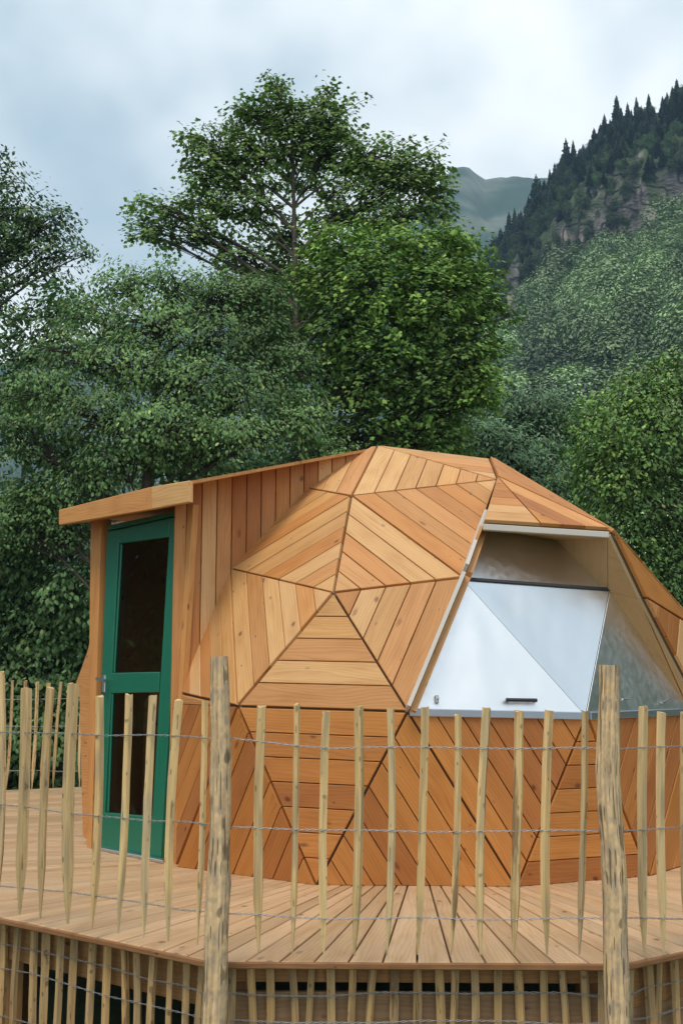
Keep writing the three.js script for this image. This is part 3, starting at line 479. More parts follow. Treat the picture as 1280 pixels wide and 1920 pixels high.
{
  const fence = thing('paling_fence', 'split chestnut paling fence with two round posts along the front deck edge', 'fence', v3(0.3, 0, -5.1));
  const list = [[0, 2, 1262, -6, 1700, 15], [0, 51, 1290, 37, 1715, 18], [0, 95, 1290, 76, 1722, 16], [0, 138, 1282, 128, 1732, 21], [0, 188, 1305, 173, 1742, 14], [0, 242, 1302, 222, 1750, 13], [0, 288, 1305, 270, 1757, 14], [0, 336, 1312, 316, 1765, 14], [0, 385, 1315, 370, 1772, 12],
    [1, 491, 1325, 485, 1786, 17], [1, 556, 1320, 548, 1790, 10], [1, 612, 1335, 607, 1790, 14], [1, 672, 1325, 664, 1792, 17], [1, 731, 1328, 725, 1791, 14], [1, 797, 1325, 783, 1790, 16], [1, 857, 1340, 845, 1790, 12], [1, 912, 1328, 900, 1790, 14], [1, 973, 1333, 962, 1790, 18], [1, 1029, 1333, 1025, 1790, 17], [1, 1096, 1333, 1085, 1790, 14],
    [2, 1205, 1325, 1208, 1792, 17], [2, 1238, 1335, 1243, 1786, 15], [2, 1283, 1335, 1288, 1780, 16], [2, 1340, 1335, 1345, 1775, 15]];
  const mid = { 0: [], 1: [], 2: [] };
  for (const [sg, u0, y0, u1, y1, w] of list) {
    const D = fenceD((u0 + u1) / 2, sg), a = P(u0, y0, D), b = P(u1, y1, D);
    part('picket', picketGeo(a, b, w * D / F * 1.12), chestnut[Math.floor(rnd() * chestnut.length)], fence); mid[sg].push([u0, u1, y0, y1]);
  }
  // posts (peeled, with bark left in places)
  const post = (pts, D) => { const path = [], rad = []; const n = 22; for (let i = 0; i <= n; i++) { const t = i / n * (pts.length - 1), k = Math.min(pts.length - 2, Math.floor(t)), f = t - k; const [u, v, w] = pts[k].map((q, j) => q + (pts[k + 1][j] - q) * f); path.push(P(u, v, D)); rad.push(w / 2 * D / F); } const e = path[n].clone(); path.push(v3(e.x, terrainY - 0.1, e.z)); rad.push(rad[n]); return part('post', tube(path, rad, 20, 1, 0.15, pts[0][0]), postM, fence); };
  post([[411, 1231, 33], [413, 1330, 37], [414, 1440, 38], [413, 1540, 36], [411, 1640, 42], [407, 1740, 43], [405, 1830, 42], [402, 1920, 43]], fenceD(408, 1) - 0.04);
  post([[1141, 1247, 39], [1141, 1330, 40], [1139, 1420, 42], [1141, 1500, 44], [1148, 1590, 44], [1153, 1680, 43], [1153, 1780, 43], [1158, 1920, 46]], fenceD(1145, 1) - 0.04);
  // twisted wires: one run per section and height
  const wy = [[1368, 1385, 1402, 1398], [1505, 1548, 1558, 1552], [1650, 1712, 1722, 1722]];
  for (const [vl, v0, v1, v2] of wy) {
    for (const sg of [0, 1, 2]) {
      const us = sg === 0 ? [-60, 0, 60, 130, 200, 280, 340, 400] : sg === 1 ? [412, 470, 550, 620, 700, 790, 880, 960, 1060, 1135] : [1145, 1200, 1260, 1340];
      const pts = us.map((u, i) => { const t = (u - us[0]) / (us[us.length - 1] - us[0]); const v = (sg === 0 ? vl + (v0 - vl) * t : sg === 1 ? v0 + (v1 - v0) * sm(0, 0.25, t) : v1 + (v2 - v1) * t) + rr(-3, 3); return P(u, v, fenceD(u, sg) - 0.012); });
      part('wire', wireGeo(pts), wireM, fence);
    }
  }
}
{
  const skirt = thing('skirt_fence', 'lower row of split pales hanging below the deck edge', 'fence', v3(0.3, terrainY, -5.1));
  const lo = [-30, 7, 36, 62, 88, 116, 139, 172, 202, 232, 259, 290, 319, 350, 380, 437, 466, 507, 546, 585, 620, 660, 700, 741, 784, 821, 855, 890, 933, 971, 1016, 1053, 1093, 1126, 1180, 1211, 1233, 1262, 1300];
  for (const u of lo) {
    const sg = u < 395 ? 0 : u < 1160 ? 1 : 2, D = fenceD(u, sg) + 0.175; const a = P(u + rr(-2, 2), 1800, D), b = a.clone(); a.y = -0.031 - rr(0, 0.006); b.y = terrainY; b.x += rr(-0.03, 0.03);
    part('picket', picketGeo(a, b, rr(13, 18) * D / F, false), shadedPale[Math.floor(rnd() * 3)], skirt);
  }
  for (const [dv, amp] of [[0.155, 0.012], [0.27, 0.008], [0.5, 0.01]]) for (const sg of [0, 1, 2]) {
    const us = sg === 0 ? [-60, 0, 60, 130, 200, 280, 340, 392] : sg === 1 ? [430, 470, 550, 620, 700, 790, 880, 960, 1060, 1125] : [1175, 1210, 1260, 1320];
    part('wire', wireGeo(us.map(u => { const q = P(u, 1800, fenceD(u, sg) + 0.155); q.y = -dv + rr(-amp, amp); return q; })), wireM, skirt);
  }
}
{
  const far = thing('paling_fence', 'distant paling fence at the back of the deck beyond the door', 'fence', v3(-3.3, 0, -12.3));
  const D = 12.15;
  for (const [u0, v0, u1, v1, w] of [[5, 1258, 2, 1482, 9], [24, 1276, 12, 1480, 6], [49, 1276, 40, 1480, 7], [71, 1278, 60, 1480, 7], [92, 1281, 76, 1480, 8], [115, 1278, 100, 1478, 7], [135, 1280, 124, 1478, 7], [158, 1282, 150, 1476, 7], [-20, 1276, -28, 1484, 7], [-45, 1276, -50, 1486, 7]])
    part('picket', picketGeo(P(u0, v0, D - (u0 * 0.002) + 0.1), P(u1, v1, D - (u0 * 0.002) + 0.1), w * D / F), chestnut[Math.floor(rnd() * chestnut.length)], far);
  for (const v of [1312, 1362, 1445]) part('wire', wireGeo([-60, 0, 60, 120, 170].map(u => P(u, v + rr(-2, 2), D))), wireM, far);
}

// ------------------------------------------------------------------ trees
function leafShape(kind) {                                         // small folded leaf blades in the xz plane, tip along +z, unit length
  const G = new Geo(), uv = q => [q.x, q.z];
  if (kind === 'maple') {
    const o = [[0.0, 0.0], [0.30, -0.04], [0.26, 0.20], [0.55, 0.36], [0.28, 0.52], [0.0, 1.0]];
    const c = v3(0, 0.03, 0.30);
    for (const s of [1, -1]) for (let i = 0; i + 1 < o.length; i++) { const a = v3(s * o[i][0], -Math.abs(o[i][0]) * 0.25 - 0.12 * o[i][1] * o[i][1], o[i][1]), b = v3(s * o[i + 1][0], -Math.abs(o[i + 1][0]) * 0.25 - 0.12 * o[i + 1][1] ** 2, o[i + 1][1]); G.poly(s > 0 ? [c, b, a] : [c, a, b], uv); }
  } else {
    const w = kind === 'narrow' ? 0.15 : 0.31, o = [[0, 0], [0.75 * w, 0.2], [w, 0.45], [0.6 * w, 0.75], [0, 1]], mid = z => v3(0, 0.05 - 0.25 * z * z, z);
    for (const s of [1, -1]) for (let i = 0; i + 1 < o.length; i++) { const a = v3(s * o[i][0], -o[i][0] * 0.35 + 0.05 - 0.25 * o[i][1] ** 2, o[i][1]), b = v3(s * o[i + 1][0], -o[i + 1][0] * 0.35 + 0.05 - 0.25 * o[i + 1][1] ** 2, o[i + 1][1]); const q = [mid(o[i][1]), mid(o[i + 1][1]), b, a]; G.poly(s > 0 ? q : q.reverse(), uv); }
  }
  return G.build();
}
const LEAF = { maple: leafShape('maple'), oval: leafShape('oval'), narrow: leafShape('narrow') };
const leafArea = { maple: 0.42, oval: 0.4, narrow: 0.2 };
const leafMat = () => new THREE.MeshPhysicalMaterial({ color: 0xffffff, roughness: 0.7, specularIntensity: 0.45, side: THREE.DoubleSide, transmission: 0.3, thickness: 0 });
const leafM = leafMat();
const trunkM = new THREE.MeshStandardMaterial({ map: tex(256, 256, (u, v) => { const a = vn(u * 6, v * 30, 6, 30, 111), b = vn(u * 40, v * 60, 40, 60, 112); const k = 0.5 + 0.5 * a + 0.4 * b; return [0.085 * k, 0.07 * k, 0.055 * k]; }), roughness: 0.9 });
const leafGain = 2.7;
const up = v3(0, 1, 0), tmpM = new THREE.Matrix4(), tc = new THREE.Color();
function tree({ name, label, category, group, foot, lobes, D, kind, size, lai = 4, gain = 1.9, shell = 0.5, swell = 1, tallen = 1, cluster = 0.3, tints, droop = 0.2, trunkR = 0.1, fork, thick = 0.8, stems }) {
  const base = v3(foot[0], terrainY, foot[1]), t = thing(name, label, category, base, group);
  const woods = [], mats = [], cols = [], top = fork ?? v3(foot[0], 2.5, foot[1]);
  const mid = base.clone().lerp(top, 0.5).add(v3(rr(-0.1, 0.1), 0, rr(-0.1, 0.1)));
  const trunkPath = []; for (let i = 0; i <= 26; i++) { const f = i / 26; trunkPath.push(base.clone().multiplyScalar((1 - f) ** 2).addScaledVector(mid, 2 * f * (1 - f)).addScaledVector(top, f * f)); }
  trunkPath[0].y -= 0.2;
  part('trunk', tube(trunkPath, trunkPath.map((q, i) => trunkR * (1.2 - 1.05 * i / 26)), 9, 1, 0.06, foot[0]), trunkM, t);
  for (const [u, v, ru0, rv0, dd = 0, ti = 0, dens0 = 1] of lobes) {
    const ru = ru0 * swell, rv = rv0 * swell * tallen, dens = dens0 / (swell * swell * tallen);
    const Dl = D + dd, c = P(u, v, Dl), rx = ru * Dl / F, ry = rv * Dl / F, rz = Math.max(rx, ry) * thick;
    const nl = Math.PI * rx * ry * lai * gain * dens / (leafArea[kind] * size * size), per = 16, nc = Math.max(3, Math.round(nl / per));
    const lobeTone = rr(0.85, 1.18);
    // bough to the lobe
    let bestI = 4, bd = 1e9; const want = c.y - 0.6 * Math.hypot(c.x - top.x, c.z - top.z) - rr(0, 0.5); trunkPath.forEach((q, i) => { if (i < 5) return; const d = Math.abs(q.y - want); if (d < bd) { bd = d; bestI = i; } });
    const s = trunkPath[bestI], L = s.distanceTo(c), ctl = s.clone().lerp(c, 0.5).add(v3(rr(-0.1, 0.1) * L, 0.12 * L, rr(-0.1, 0.1) * L)), bp = [];
    for (let i = 0; i <= 7; i++) { const f = i / 7; bp.push(s.clone().multiplyScalar((1 - f) ** 2).addScaledVector(ctl, 2 * f * (1 - f)).addScaledVector(c, f * f)); }
    const br = Math.min(trunkR * 0.36, 0.008 + 0.010 * L); woods.push(tube(bp, bp.map((q, i) => br * (1 - 0.75 * i / 7)), 5));
    for (let k = 0; k < nc; k++) {
      let d; do d = v3(rr(-1, 1), rr(-1, 1), rr(-1, 1)); while (d.lengthSq() > 1 || d.lengthSq() < 0.02);
      const rad = (0.35 + 0.65 * Math.pow(rnd(), shell)) * (rnd() < 0.18 ? rr(1.1, 1.45) : 1); d.normalize();
      const jag = 1 + 0.55 * fbm(d.x * 2 + u * 0.1, d.y * 2 + v * 0.1, d.z * 2, 3);
      const q = c.clone().add(v3(d.x * rx, d.y * ry, d.z * rz).multiplyScalar(rad * jag));
      const out = v3(d.x, d.y * 0.4 - droop, d.z).add(v3(rr(-0.5, 0.5), rr(-0.3, 0.3), rr(-0.5, 0.5))).normalize(), cl = cluster * rr(0.6, 1.25);
      if (k % 3 === 0 || dens < 0.7) { const s0 = bp[4 + (k % 4)], e = q.clone().addScaledVector(out, cl * 0.4), mm = s0.clone().lerp(q, 0.5).add(v3(0, 0.05, 0)); woods.push(tube([s0, mm, q, e], [0.009, 0.007, 0.0045, 0.002].map(w => w * (0.6 + trunkR * 4)), 3)); }
      const tone = rr(0.75, 1.25) * lobeTone, tint = tints[ti % tints.length], side = out.clone().cross(up).normalize();
      for (let j = 0; j < per; j++) {
        const f = rnd(), p = q.clone().addScaledVector(out, (f - 0.5) * 1.6 * cl).addScaledVector(side, rr(-0.5, 0.5) * cl * 1.3).add(v3(0, rr(-0.32, 0.3) * cl, 0));
        const ax = out.clone().addScaledVector(side, rr(-1.1, 1.1)).add(v3(0, rr(-0.7, 0.25) - droop, 0)).normalize();
        const nn = v3(rr(-0.65, 0.65), 1, rr(-0.65, 0.65)).addScaledVector(d, 0.35); nn.addScaledVector(ax, -nn.dot(ax)).normalize();
        const xx = nn.clone().cross(ax).normalize(), sc = size * rr(0.65, 1.2);
        mats.push(new THREE.Matrix4().makeBasis(xx.multiplyScalar(sc), nn.multiplyScalar(sc), ax.multiplyScalar(sc)).setPosition(p.sub(base)));
        const fl = rnd() < 0.05 ? 1.7 : 1, kf = tone * rr(0.75, 1.25) * fl, yl = rr(-0.006, 0.010) + (fl > 1 ? 0.018 : 0); cols.push([(tint[0] + yl) * kf * leafGain, tint[1] * kf * leafGain, tint[2] * kf * leafGain]);
      }
    }
  }
  part('branches', mergeGeometries(woods), trunkM, t);
  const im = new THREE.InstancedMesh(LEAF[kind], leafM, mats.length); im.name = 'crown'; im.castShadow = im.receiveShadow = true; im.userData.kind = 'stuff';
  mats.forEach((m, i) => { im.setMatrixAt(i, m); im.setColorAt(i, tc.setRGB(...cols[i])); }); t.add(im);
  return t;
}
const xz = (u, D) => [(u - 640) / F * D, -D];
// tall maple standing behind the dome: airy top, dense bright side on the right
tree({ name: 'maple_tree', label: 'tall maple rising behind the dome, its airy top open against the sky', category: 'tree', foot: xz(585, 15.5), D: 16, fork: P(548, 255, 16), kind: 'maple', size: 0.07, lai: 2.9, swell: 1.08, tallen: 1.3, cluster: 0.26, trunkR: 0.11,
  tints: [[0.070, 0.118, 0.030], [0.076, 0.134, 0.026], [0.066, 0.120, 0.026]],
  lobes: [[520, 180, 26, 34, 0, 0, .9], [500, 225, 55, 32], [560, 230, 60, 36], [622, 182, 20, 26, 0, 0, .9], [622, 232, 52, 34], [450, 215, 22, 26, 0, 0, .8], [400, 285, 60, 34], [358, 262, 26, 14, 0, 0, .9], [470, 285, 55, 34], [545, 285, 55, 30], [625, 285, 65, 34], [700, 300, 62, 34], [770, 315, 55, 34], [815, 315, 22, 24], [400, 335, 52, 26], [480, 345, 44, 24, 0, 0, .7], [660, 345, 50, 22, 0, 0, .6], [745, 360, 60, 28, 0, 0, .85], [810, 375, 36, 34], [385, 385, 55, 24], [300, 390, 46, 20, 0, 0, .6], [262, 374, 24, 11, 0, 0, .8], [330, 425, 62, 26, 0, 0, .7], [470, 395, 62, 24, 0, 0, .85], [650, 395, 70, 22, 0, 0, .85], [740, 410, 60, 26], [270, 440, 40, 20, 0, 0, .45], [400, 440, 46, 20, 0, 0, .6], [545, 335, 36, 24, .4, 0, .5], [595, 345, 36, 24, .5, 0, .5], [520, 440, 50, 26, .4, 0, .7], [450, 480, 60, 26, .3, 0, .6], [560, 480, 40, 36, .3, 0, .8], [600, 420, 40, 20, .5, 0, .5], [480, 520, 70, 40, .3, 0, .9], [560, 540, 50, 40, .2, 0, .9], [500, 590, 60, 50, .3, 0, 1], [250, 420, 30, 12, 0, 0, .5],
    [640, 455, 62, 34, -1, 1, 1.1], [745, 460, 75, 40, -1, 1, 1.2], [850, 480, 50, 45, -1, 1, 1.2], [890, 560, 40, 55, -1, 2, 1.1], [610, 520, 60, 44, -1, 1, 1.1], [700, 540, 90, 52, -1.2, 1, 1.3], [810, 560, 80, 60, -1.2, 1, 1.3], [640, 610, 75, 50, -1, 2, 1.1], [745, 640, 90, 52, -1, 2, 1.2], [850, 660, 70, 60, -1, 2, 1.2], [890, 700, 40, 60, -1, 1, 1], [700, 720, 90, 50, -0.8, 2, 1], [810, 745, 80, 50, -0.8, 2, 1], [620, 700, 60, 50, 0, 0, .8], [905, 515, 40, 18, -1, 1, .8], [922, 590, 30, 18, -1, 1, .8], [918, 655, 34, 16, -1, 2, .8], [905, 735, 36, 20, -1, 1, .8], [880, 448, 30, 13, -1, 1, .8], [835, 428, 32, 12, -1, 1, .8], [935, 545, 18, 10, -1, 1, .7], [690, 800, 90, 36, -0.6, 2, .9], [800, 815, 80, 36, -0.6, 2, 1], [560, 640, 50, 60, 0.6, 0, .8], [540, 560, 50, 50, 0.6, 0, .8]] });
// spreading alder at the left, in front of it
const alder = tree({ name: 'alder_tree', label: 'broad grey-green alder filling the left, its boughs hanging above the porch roof', category: 'tree', foot: xz(230, 13.6), D: 14, fork: P(300, 640, 14), kind: 'oval', size: 0.056, lai: 3.2, gain: 1.35, cluster: 0.26, shell: 0.3, trunkR: 0.13, droop: 0.35,
  tints: [[0.054, 0.100, 0.034], [0.066, 0.116, 0.040], [0.046, 0.088, 0.030]],
  lobes: [[330, 540, 90, 40, .4, 0], [230, 530, 60, 36, .4, 0, .9], [430, 560, 80, 50, .4, 0], [170, 590, 60, 40, .2, 0], [290, 610, 100, 50, 0, 1], [400, 640, 90, 50, 0, 0], [500, 640, 50, 60, .3, 2], [130, 660, 70, 40, 0, 0], [230, 690, 100, 50, -.3, 1], [360, 720, 100, 52, -.3, 1], [460, 740, 80, 50, -.2, 0], [80, 740, 80, 46, -.2, 0], [180, 780, 100, 44, -.4, 0], [310, 800, 110, 44, -.5, 1], [440, 820, 90, 44, -.4, 1], [545, 800, 56, 44, -.2, 1], [30, 820, 70, 50, 0, 2], [120, 850, 80, 40, .3, 2], [220, 860, 80, 34, -.3, 0], [160, 900, 70, 34, -.2, 1], [340, 860, 80, 30, 0, 0], [600, 850, 60, 30, .2, 1], [540, 700, 60, 60, .2, 0], [570, 780, 50, 50, .2, 1], [490, 560, 60, 40, .4, 0], [80, 930, 70, 40, .2, 0], [20, 980, 70, 50, .2, 0], [110, 1000, 60, 40, .2, 2]] });
const lowBush = tree({ name: 'alder_tree', label: 'dark leafy alder bush low behind the porch door', category: 'tree', foot: xz(120, 15), D: 15, fork: P(120, 1050, 15), kind: 'oval', size: 0.085, lai: 3.4, cluster: 0.34, trunkR: 0.08, droop: 0.3,
  tints: [[0.044, 0.084, 0.030], [0.050, 0.094, 0.034], [0.058, 0.106, 0.040]],
  lobes: [[60, 960, 110, 60], [170, 960, 60, 60, 0, 2], [-40, 1060, 90, 90], [40, 1080, 90, 70, 0, 1], [140, 1090, 60, 70, -.5, 2], [90, 1180, 90, 70, 0, 1], [-20, 1200, 90, 90], [160, 1200, 60, 80, 0, 1], [60, 1280, 120, 60], [180, 1300, 80, 70, 0, 1], [-40, 1340, 90, 80], [80, 1370, 120, 70, 0, 1], [40, 1450, 140, 60, .5, 1]] });
tree({ name: 'ash_tree', label: 'dark sparse tree cut off by the left edge, leaning against the sky', category: 'tree', foot: xz(-160, 20), D: 20, fork: P(-60, 430, 20), kind: 'oval', size: 0.085, lai: 2.0, gain: 1.5, swell: 1.05, tallen: 1.2, cluster: 0.34, trunkR: 0.16,
  tints: [[0.038, 0.072, 0.026], [0.044, 0.082, 0.028]],
  lobes: [[2, 300, 18, 26, 0, 0, .9], [10, 350, 44, 40], [45, 390, 55, 36], [0, 420, 70, 50, 0, 1], [95, 425, 42, 32, 0, 0, .9], [118, 405, 16, 22, 0, 0, .8], [60, 455, 70, 36, 0, 1], [135, 465, 44, 24, 0, 0, .7], [20, 490, 70, 34, 0, 0, .7], [100, 500, 60, 26, 0, 0, .55], [40, 530, 60, 24, 0, 0, .45], [-50, 460, 70, 120], [-20, 580, 50, 30], [170, 475, 22, 14, 0, 0, .5]] });
tree({ name: 'ash_tree', label: 'shadowy young tree between the alder and the left edge, far mountain showing behind it', category: 'tree', foot: xz(20, 19), D: 18, fork: P(60, 640, 18), kind: 'oval', size: 0.095, lai: 2.2, cluster: 0.34, trunkR: 0.07,
  tints: [[0.042, 0.080, 0.028]],
  lobes: [[0, 640, 50, 30], [20, 690, 50, 40, 0, 0, .8], [60, 580, 60, 22, 0, 0, .6], [120, 590, 46, 36], [20, 600, 30, 14, 0, 0, .5], [60, 660, 36, 26, 0, 0, .6], [90, 640, 50, 40], [30, 760, 80, 50], [-10, 720, 30, 40], [130, 560, 50, 30]] });
// trees beyond the left edge: the dark wood that the door's glass mirrors
[[-10.5, -9.5, 'dark leafy bush at the far left of the deck'], [-9.2, -13.5, 'dark leafy bush left of the far fence'], [-11.5, -5.5, 'dark leafy bush left of the near fence']].forEach(([x, z, l], i) => { const c = lowBush.clone(); c.name = numbered('alder_tree'); c.position.set(x, terrainY, z); c.scale.setScalar(1.35 + 0.1 * i); c.rotation.y = 1.1 * i; tag(c, l, 'tree'); scene.add(c); });
[[-9.0, -9.8, 2.2, 'added unseen alder blocking the sky left of the deck beyond the bushes'], [-8.8, -4.6, 4.1, 'added unseen alder blocking the sky left of the deck nearest the viewer']].forEach(([x, z, r, l]) => { const c = alder.clone(); c.name = numbered('alder_tree'); c.position.set(x, terrainY, z); c.rotation.y = r; tag(c, l, 'tree'); scene.add(c); });  // alders added out of view to block sky light and darken the left
// right-hand side
tree({ name: 'hazel_tree', label: 'bright green leafy tree at the right edge above the dome shoulder', category: 'tree', foot: xz(1300, 13.5), D: 13.5, fork: P(1270, 820, 13.5), kind: 'oval', size: 0.062, lai: 3.0, gain: 1.15, shell: 0.4, swell: 1.02, cluster: 0.36, trunkR: 0.11, droop: 0.25,
  tints: [[0.050, 0.096, 0.022], [0.060, 0.112, 0.024], [0.042, 0.084, 0.024]],
  lobes: [[1078, 800, 26, 11, 0, 1, .9], [1098, 842, 30, 11, -.2, 1, .9], [1180, 722, 44, 14, 0, 1, .9], [1228, 694, 38, 13, .2, 0, .9], [1274, 672, 40, 14, 0, 1, .9], [1125, 755, 34, 12, 0, 1, .9], [1076, 905, 30, 13, 0, 0, .9], [1068, 962, 28, 12, -.1, 0, .9], [1150, 742, 20, 10, .2, 0, .8], [1092, 775, 20, 9, .1, 1, .8], [1245, 730, 56, 40, 0, 1], [1290, 720, 50, 50, 0, 0], [1190, 765, 50, 30, 0, 1], [1130, 790, 44, 30, 0, 1], [1240, 800, 80, 44, -.3, 0], [1150, 840, 60, 40, -.2, 1], [1110, 880, 40, 40, 0, 0], [1200, 880, 80, 44, -.3, 0], [1285, 880, 60, 60, 0, 2], [1140, 930, 60, 40, -.2, 1], [1220, 950, 80, 44, -.3, 2], [1110, 985, 44, 30, 0, 0], [1180, 1010, 70, 40, -.2, 0], [1270, 1020, 60, 60, 0, 2], [1220, 1080, 70, 50, 0, 2], [1280, 1130, 60, 60, 0, 2], [1200, 1130, 50, 40, .3, 2], [1330, 900, 80, 120, .5, 2], [1340, 1150, 80, 120, .5, 2], [1290, 1230, 80, 60, .5, 2]] });
tree({ name: 'willow_shrub', label: 'silvery willow shrub just behind the dome top on the right', category: 'shrub', foot: xz(950, 17), D: 17, fork: P(950, 900, 17), kind: 'narrow', size: 0.11, lai: 3.2, cluster: 0.34, trunkR: 0.06, droop: 0.15,
  tints: [[0.052, 0.094, 0.050], [0.064, 0.112, 0.062]],
  lobes: [[900, 820, 50, 34, 0, 1], [960, 850, 60, 40], [1020, 900, 60, 40], [880, 860, 60, 40, 0, 1], [1070, 940, 50, 44], [960, 920, 110, 50], [1060, 1000, 90, 60], [1130, 1070, 80, 70]] });
tree({ name: 'willow_tree', label: 'soft grey-green willow between the maple and the bright right-hand tree', category: 'tree', foot: xz(1020, 27), D: 27, fork: P(1010, 780, 27), kind: 'narrow', size: 0.17, lai: 3, cluster: 0.5, trunkR: 0.12, droop: 0.2,
  tints: [[0.046, 0.086, 0.044], [0.056, 0.100, 0.050]],
  lobes: [[960, 770, 46, 34], [1020, 770, 60, 40, 0, 1], [990, 820, 80, 40, 0, 1], [1070, 820, 50, 50], [940, 830, 50, 40], [1060, 880, 80, 50], [960, 890, 80, 50, 0, 1]] });
{ // bushes closing the view under the crowns
  const spec = [[330, 17.5, 'dark bush deep behind the porch roof'], [470, 18, 'shaded bush under the maple left of its trunk'], [640, 18.5, 'shaded bush at the foot of the maple'], [780, 18.5, 'shaded bush under the maple near the dome top']];
  for (const [u, D, label] of spec) tree({ name: 'bush', label, category: 'shrub', foot: xz(u, D), D, fork: P(u, 950, D), kind: 'oval', size: 0.12, lai: 2.6, cluster: 0.4, trunkR: 0.06, tints: [[0.046, 0.088, 0.032], [0.054, 0.1, 0.038]],
    lobes: [[u - 30, 860, 80, 60], [u + 40, 900, 80, 60, 0, 1], [u, 970, 110, 60], [u - 40, 1050, 110, 60], [u + 30, 1150, 110, 80]] });
}

// ------------------------------------------------------------------ hillside woods
function spruceGeo(sd) {
  const G = new Geo(), uv = q => [q.x, q.y], h = 12, n = 17;
  for (let i = 0; i < n; i++) {
    const t = i / (n - 1), y = 1.2 + (h - 1.4) * t, r = (3.1 * Math.pow(1 - t, 0.85) + 0.25) * (0.8 + 0.4 * hash(i, sd, 3)), m = Math.max(5, Math.round(11 - 5 * t));
    for (let j = 0; j < m; j++) {
      const a = (j + hash(i, j, sd)) / m * 2 * Math.PI, rl = r * (0.7 + 0.5 * hash(j, i, sd + 1)), dx = Math.cos(a), dz = Math.sin(a), w = rl * 0.34 + 0.1, dr = 0.35 * rl;
      const q = (f, s, dy) => v3(dx * rl * f - dz * w * s, y - dr * f + dy, dz * rl * f + dx * w * s);
      G.poly([q(0, 0, 0.25), q(0.55, 0.9, -0.15), q(1, 0, 0.12)], uv); G.poly([q(0, 0, 0.25), q(1, 0, 0.12), q(0.55, -0.9, -0.15)], uv);
      G.poly([q(0.3, 0, 0.1), q(0.62, 0.5, -0.5), q(0.9, 0, 0.05)], uv); G.poly([q(0.3, 0, 0.1), q(0.9, 0, 0.05), q(0.62, -0.5, -0.5)], uv);
    }
  }
  return G.build();
}
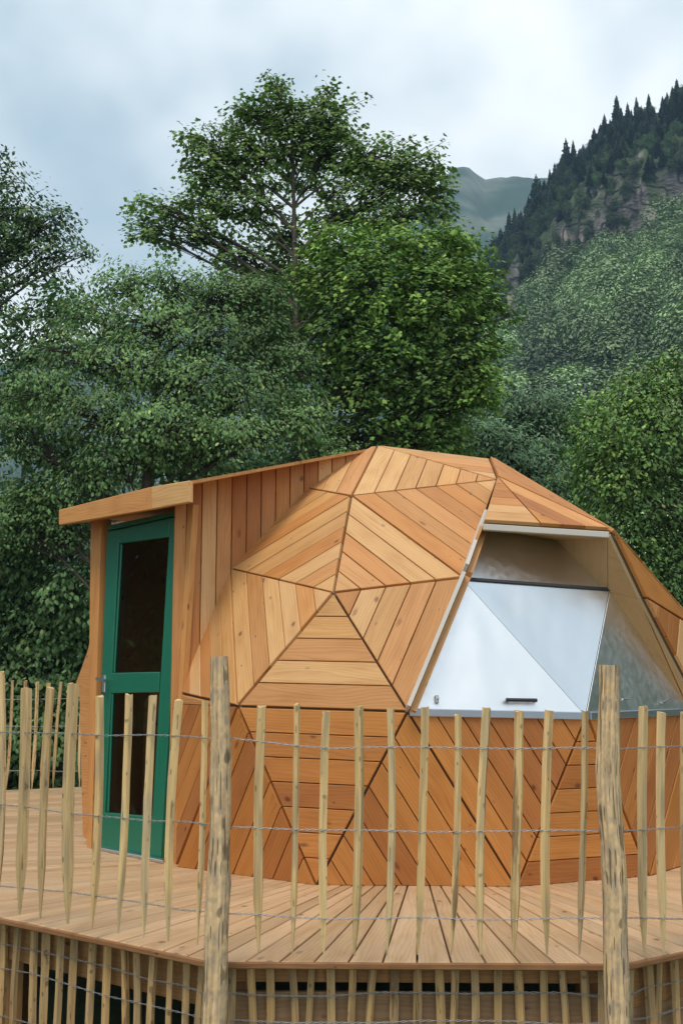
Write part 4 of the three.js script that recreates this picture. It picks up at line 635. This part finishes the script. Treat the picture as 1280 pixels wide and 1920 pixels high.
{
  const gm = [[0.036, 0.066, 0.034], [0.046, 0.080, 0.036], [0.030, 0.056, 0.031]].map(c => new THREE.MeshStandardMaterial({ color: new THREE.Color().setRGB(...c), roughness: 0.85, side: THREE.DoubleSide }));
  const tg = tube([v3(0, -0.6, 0), v3(0, 6, 0), v3(0, 11.6, 0)], [0.22, 0.13, 0.03], 5), sg = [1, 2, 3].map(spruceGeo);
  const protos = sg.map((g, i) => { const o = new THREE.Group(); const a = new THREE.Mesh(g, gm[i]); a.name = 'crown'; const b = new THREE.Mesh(tg, trunkM); b.name = 'trunk'; o.add(a, b); for (const m of [a, b]) m.castShadow = m.receiveShadow = true; return o; });
  const plant = (az, r, s, label, group) => { const o = protos[Math.floor(rnd() * 3)].clone(); o.name = numbered('spruce_tree'); const [x, z] = polar(az, r); o.position.set(x, hillY(az, Math.min(r, D1)), z); o.rotation.y = rr(0, 6.28); o.scale.set(s * rr(0.8, 1.15), s, s * rr(0.8, 1.15)); tag(o, label, 'spruce', group); scene.add(o); };
  const ord = n => n + (n % 10 === 1 && n !== 11 ? 'st' : n % 10 === 2 && n !== 12 ? 'nd' : n % 10 === 3 && n !== 13 ? 'rd' : 'th');
  const NS = 40; for (let i = 0; i < NS; i++) { const az = 6.1 + (i + rr(-0.3, 0.3)) * 11.2 / NS; plant(az, rr(253, 264), 0.34 + 0.46 * rnd() ** 1.5, `dark spruce on the skyline of the right-hand hill, ${ord(i + 1)} from the left`, 'spruces along the hill crest'); }
  plant(11.0, 148, 0.8, 'left one of two dark spruces standing alone in the pale wood'); plant(11.75, 150, 0.95, 'right one of two dark spruces standing alone in the pale wood');
  // the rest of the dark conifers read as a mass
  const mass = [[], [], []]; const put = (az, r, s) => { const [x, z] = polar(az, r); mass[Math.floor(rnd() * 3)].push(new THREE.Matrix4().compose(v3(x, hillY(az, Math.min(r, D1)), z), new THREE.Quaternion().setFromAxisAngle(v3(0, 1, 0), rr(0, 6.28)), v3(s * rr(0.9, 1.3), s, s * rr(0.9, 1.3)))); };
  for (let i = 0; i < 330; i++) put(rr(5.6, 24), rr(243, 260), rr(0.26, 0.52));
  for (let i = 0; i < 330; i++) { const az = rr(5.4, 24), r = rr(214, 243); if (fbm(az * 0.7, r * 0.06, 4, 3) > 0.03) put(az, r, rr(0.22, 0.45)); }
  for (let i = 0; i < 190; i++) put(rr(4.6, 9.6), rr(176, 214), rr(0.45, 0.8));
  const cw = new THREE.Group(); cw.name = 'conifer_wood'; tag(cw, 'dark conifers massed on the cliff band and under the hill crest', 'wood', null, 'stuff'); scene.add(cw);
  mass.forEach((a, k) => { const im = new THREE.InstancedMesh(sg[k], gm[k], a.length); im.name = 'crown'; im.userData.kind = 'stuff'; im.castShadow = im.receiveShadow = true; a.forEach((m, i) => im.setMatrixAt(i, m)); cw.add(im); });
  // broadleaved wood on the slope: one mass
  const crowns = [1, 2, 3, 4].map(sd => {
    const G = new Geo(), uv = q => [q.x, q.y];
    for (let l = 0; l < 9; l++) {
      const c = v3((hash(l, 1, sd) - 0.5) * 3.4, 2.4 + 4.2 * hash(l, 2, sd), (hash(l, 3, sd) - 0.5) * 3.4), R = 1.0 + 0.8 * hash(l, 4, sd);
      for (let k = 0; k < 330; k++) {
        const a = hash(k, l, sd + 9) * 6.283, yy = hash(k, l, sd + 10) * 1.7 - 0.7, rs = Math.sqrt(Math.max(0.05, 1 - yy * yy)), rad = R * (0.72 + 0.4 * hash(k, l, sd + 11)), p = c.clone().add(v3(Math.cos(a) * rs, yy * 0.9, Math.sin(a) * rs).multiplyScalar(rad));
        const s = 0.10 + 0.11 * hash(k, l, sd + 12), n = v3(Math.cos(a) * rs + hash(k, l, 20) - 0.5, yy + 0.7 + hash(k, l, 21) * 0.6, Math.sin(a) * rs + hash(k, l, 22) - 0.5).normalize(), x = n.clone().cross(v3(hash(k, l, 23) - 0.5, hash(k, l, 24) - 0.5, 1)).normalize(), y = n.clone().cross(x);
        G.poly([p.clone().addScaledVector(x, -s), p.clone().addScaledVector(y, -s * 0.6), p.clone().addScaledVector(x, s), p.clone().addScaledVector(y, s * 0.6)], uv);
      }
    }
    return G.build();
  });
  const fm = new THREE.MeshStandardMaterial({ color: 0xffffff, roughness: 0.8, side: THREE.DoubleSide });
  const spots = crowns.map(() => []);
  for (let i = 0; i < 1700; i++) {
    const az = rr(3.5, 24) , r = 46 + 172 * Math.pow(rnd(), 0.75), t = (r - D0) / (D1 - D0); if (t > 0.79 + 0.03 * fbm(az * 0.4, 1, 1, 2) * 2) continue;
    const [x, z] = polar(az, r), s = (0.62 + 1.25 * rnd() * rnd() + 0.2 * rnd()) * (r < 70 ? 0.7 : 1), n = 0.5 + fbm(az * 0.6, r * 0.05, 9, 3), br = rr(0.55, 1.4) * (0.75 + 0.5 * sm(-0.2, 0.25, fbm(az * 0.9 + 4, r * 0.04, 3, 2)));
    const dark = sm(0.62, 0.8, n + 0.12 * rr(-1, 1)), col = [0.25 * (1 - 0.5 * dark) * br, 0.36 * (1 - 0.46 * dark) * br, 0.165 * (1 - 0.36 * dark) * br];
    spots[Math.floor(rnd() * 4)].push([new THREE.Matrix4().compose(v3(x, hillY(az, r) - 1.4 * s, z), new THREE.Quaternion().setFromAxisAngle(up, rr(0, 6.28)), v3(s, s * rr(0.9, 1.3), s)), col]);
  }
  for (let i = 0; i < 420; i++) { const az = rr(6, 20), r = rr(212, 262), t = (r - D0) / (D1 - D0); const [x, z] = polar(az, r), s = rr(0.3, 0.6); const g = t > 0.86 && rnd() < (az > 13 ? 0.9 : 0.4); spots[i % 4].push([new THREE.Matrix4().compose(v3(x, hillY(az, r) - 1.2 * s, z), new THREE.Quaternion().setFromAxisAngle(up, rr(0, 6.28)), v3(s, s, s)), g ? [0.11, 0.19, 0.06] : [0.06, 0.105, 0.045]]); }
  const wd = new THREE.Group(); wd.name = 'hillside_wood'; tag(wd, 'pale green broadleaved wood covering the slope below the cliff', 'wood', null, 'stuff'); scene.add(wd);
  crowns.forEach((g, k) => { const im = new THREE.InstancedMesh(g, fm, spots[k].length); im.name = 'crown'; im.userData.kind = 'stuff'; im.castShadow = im.receiveShadow = true; spots[k].forEach(([m, c], i) => { im.setMatrixAt(i, m); im.setColorAt(i, tc.setRGB(...c)); }); wd.add(im); });
}
renderer.render(scene, camera);
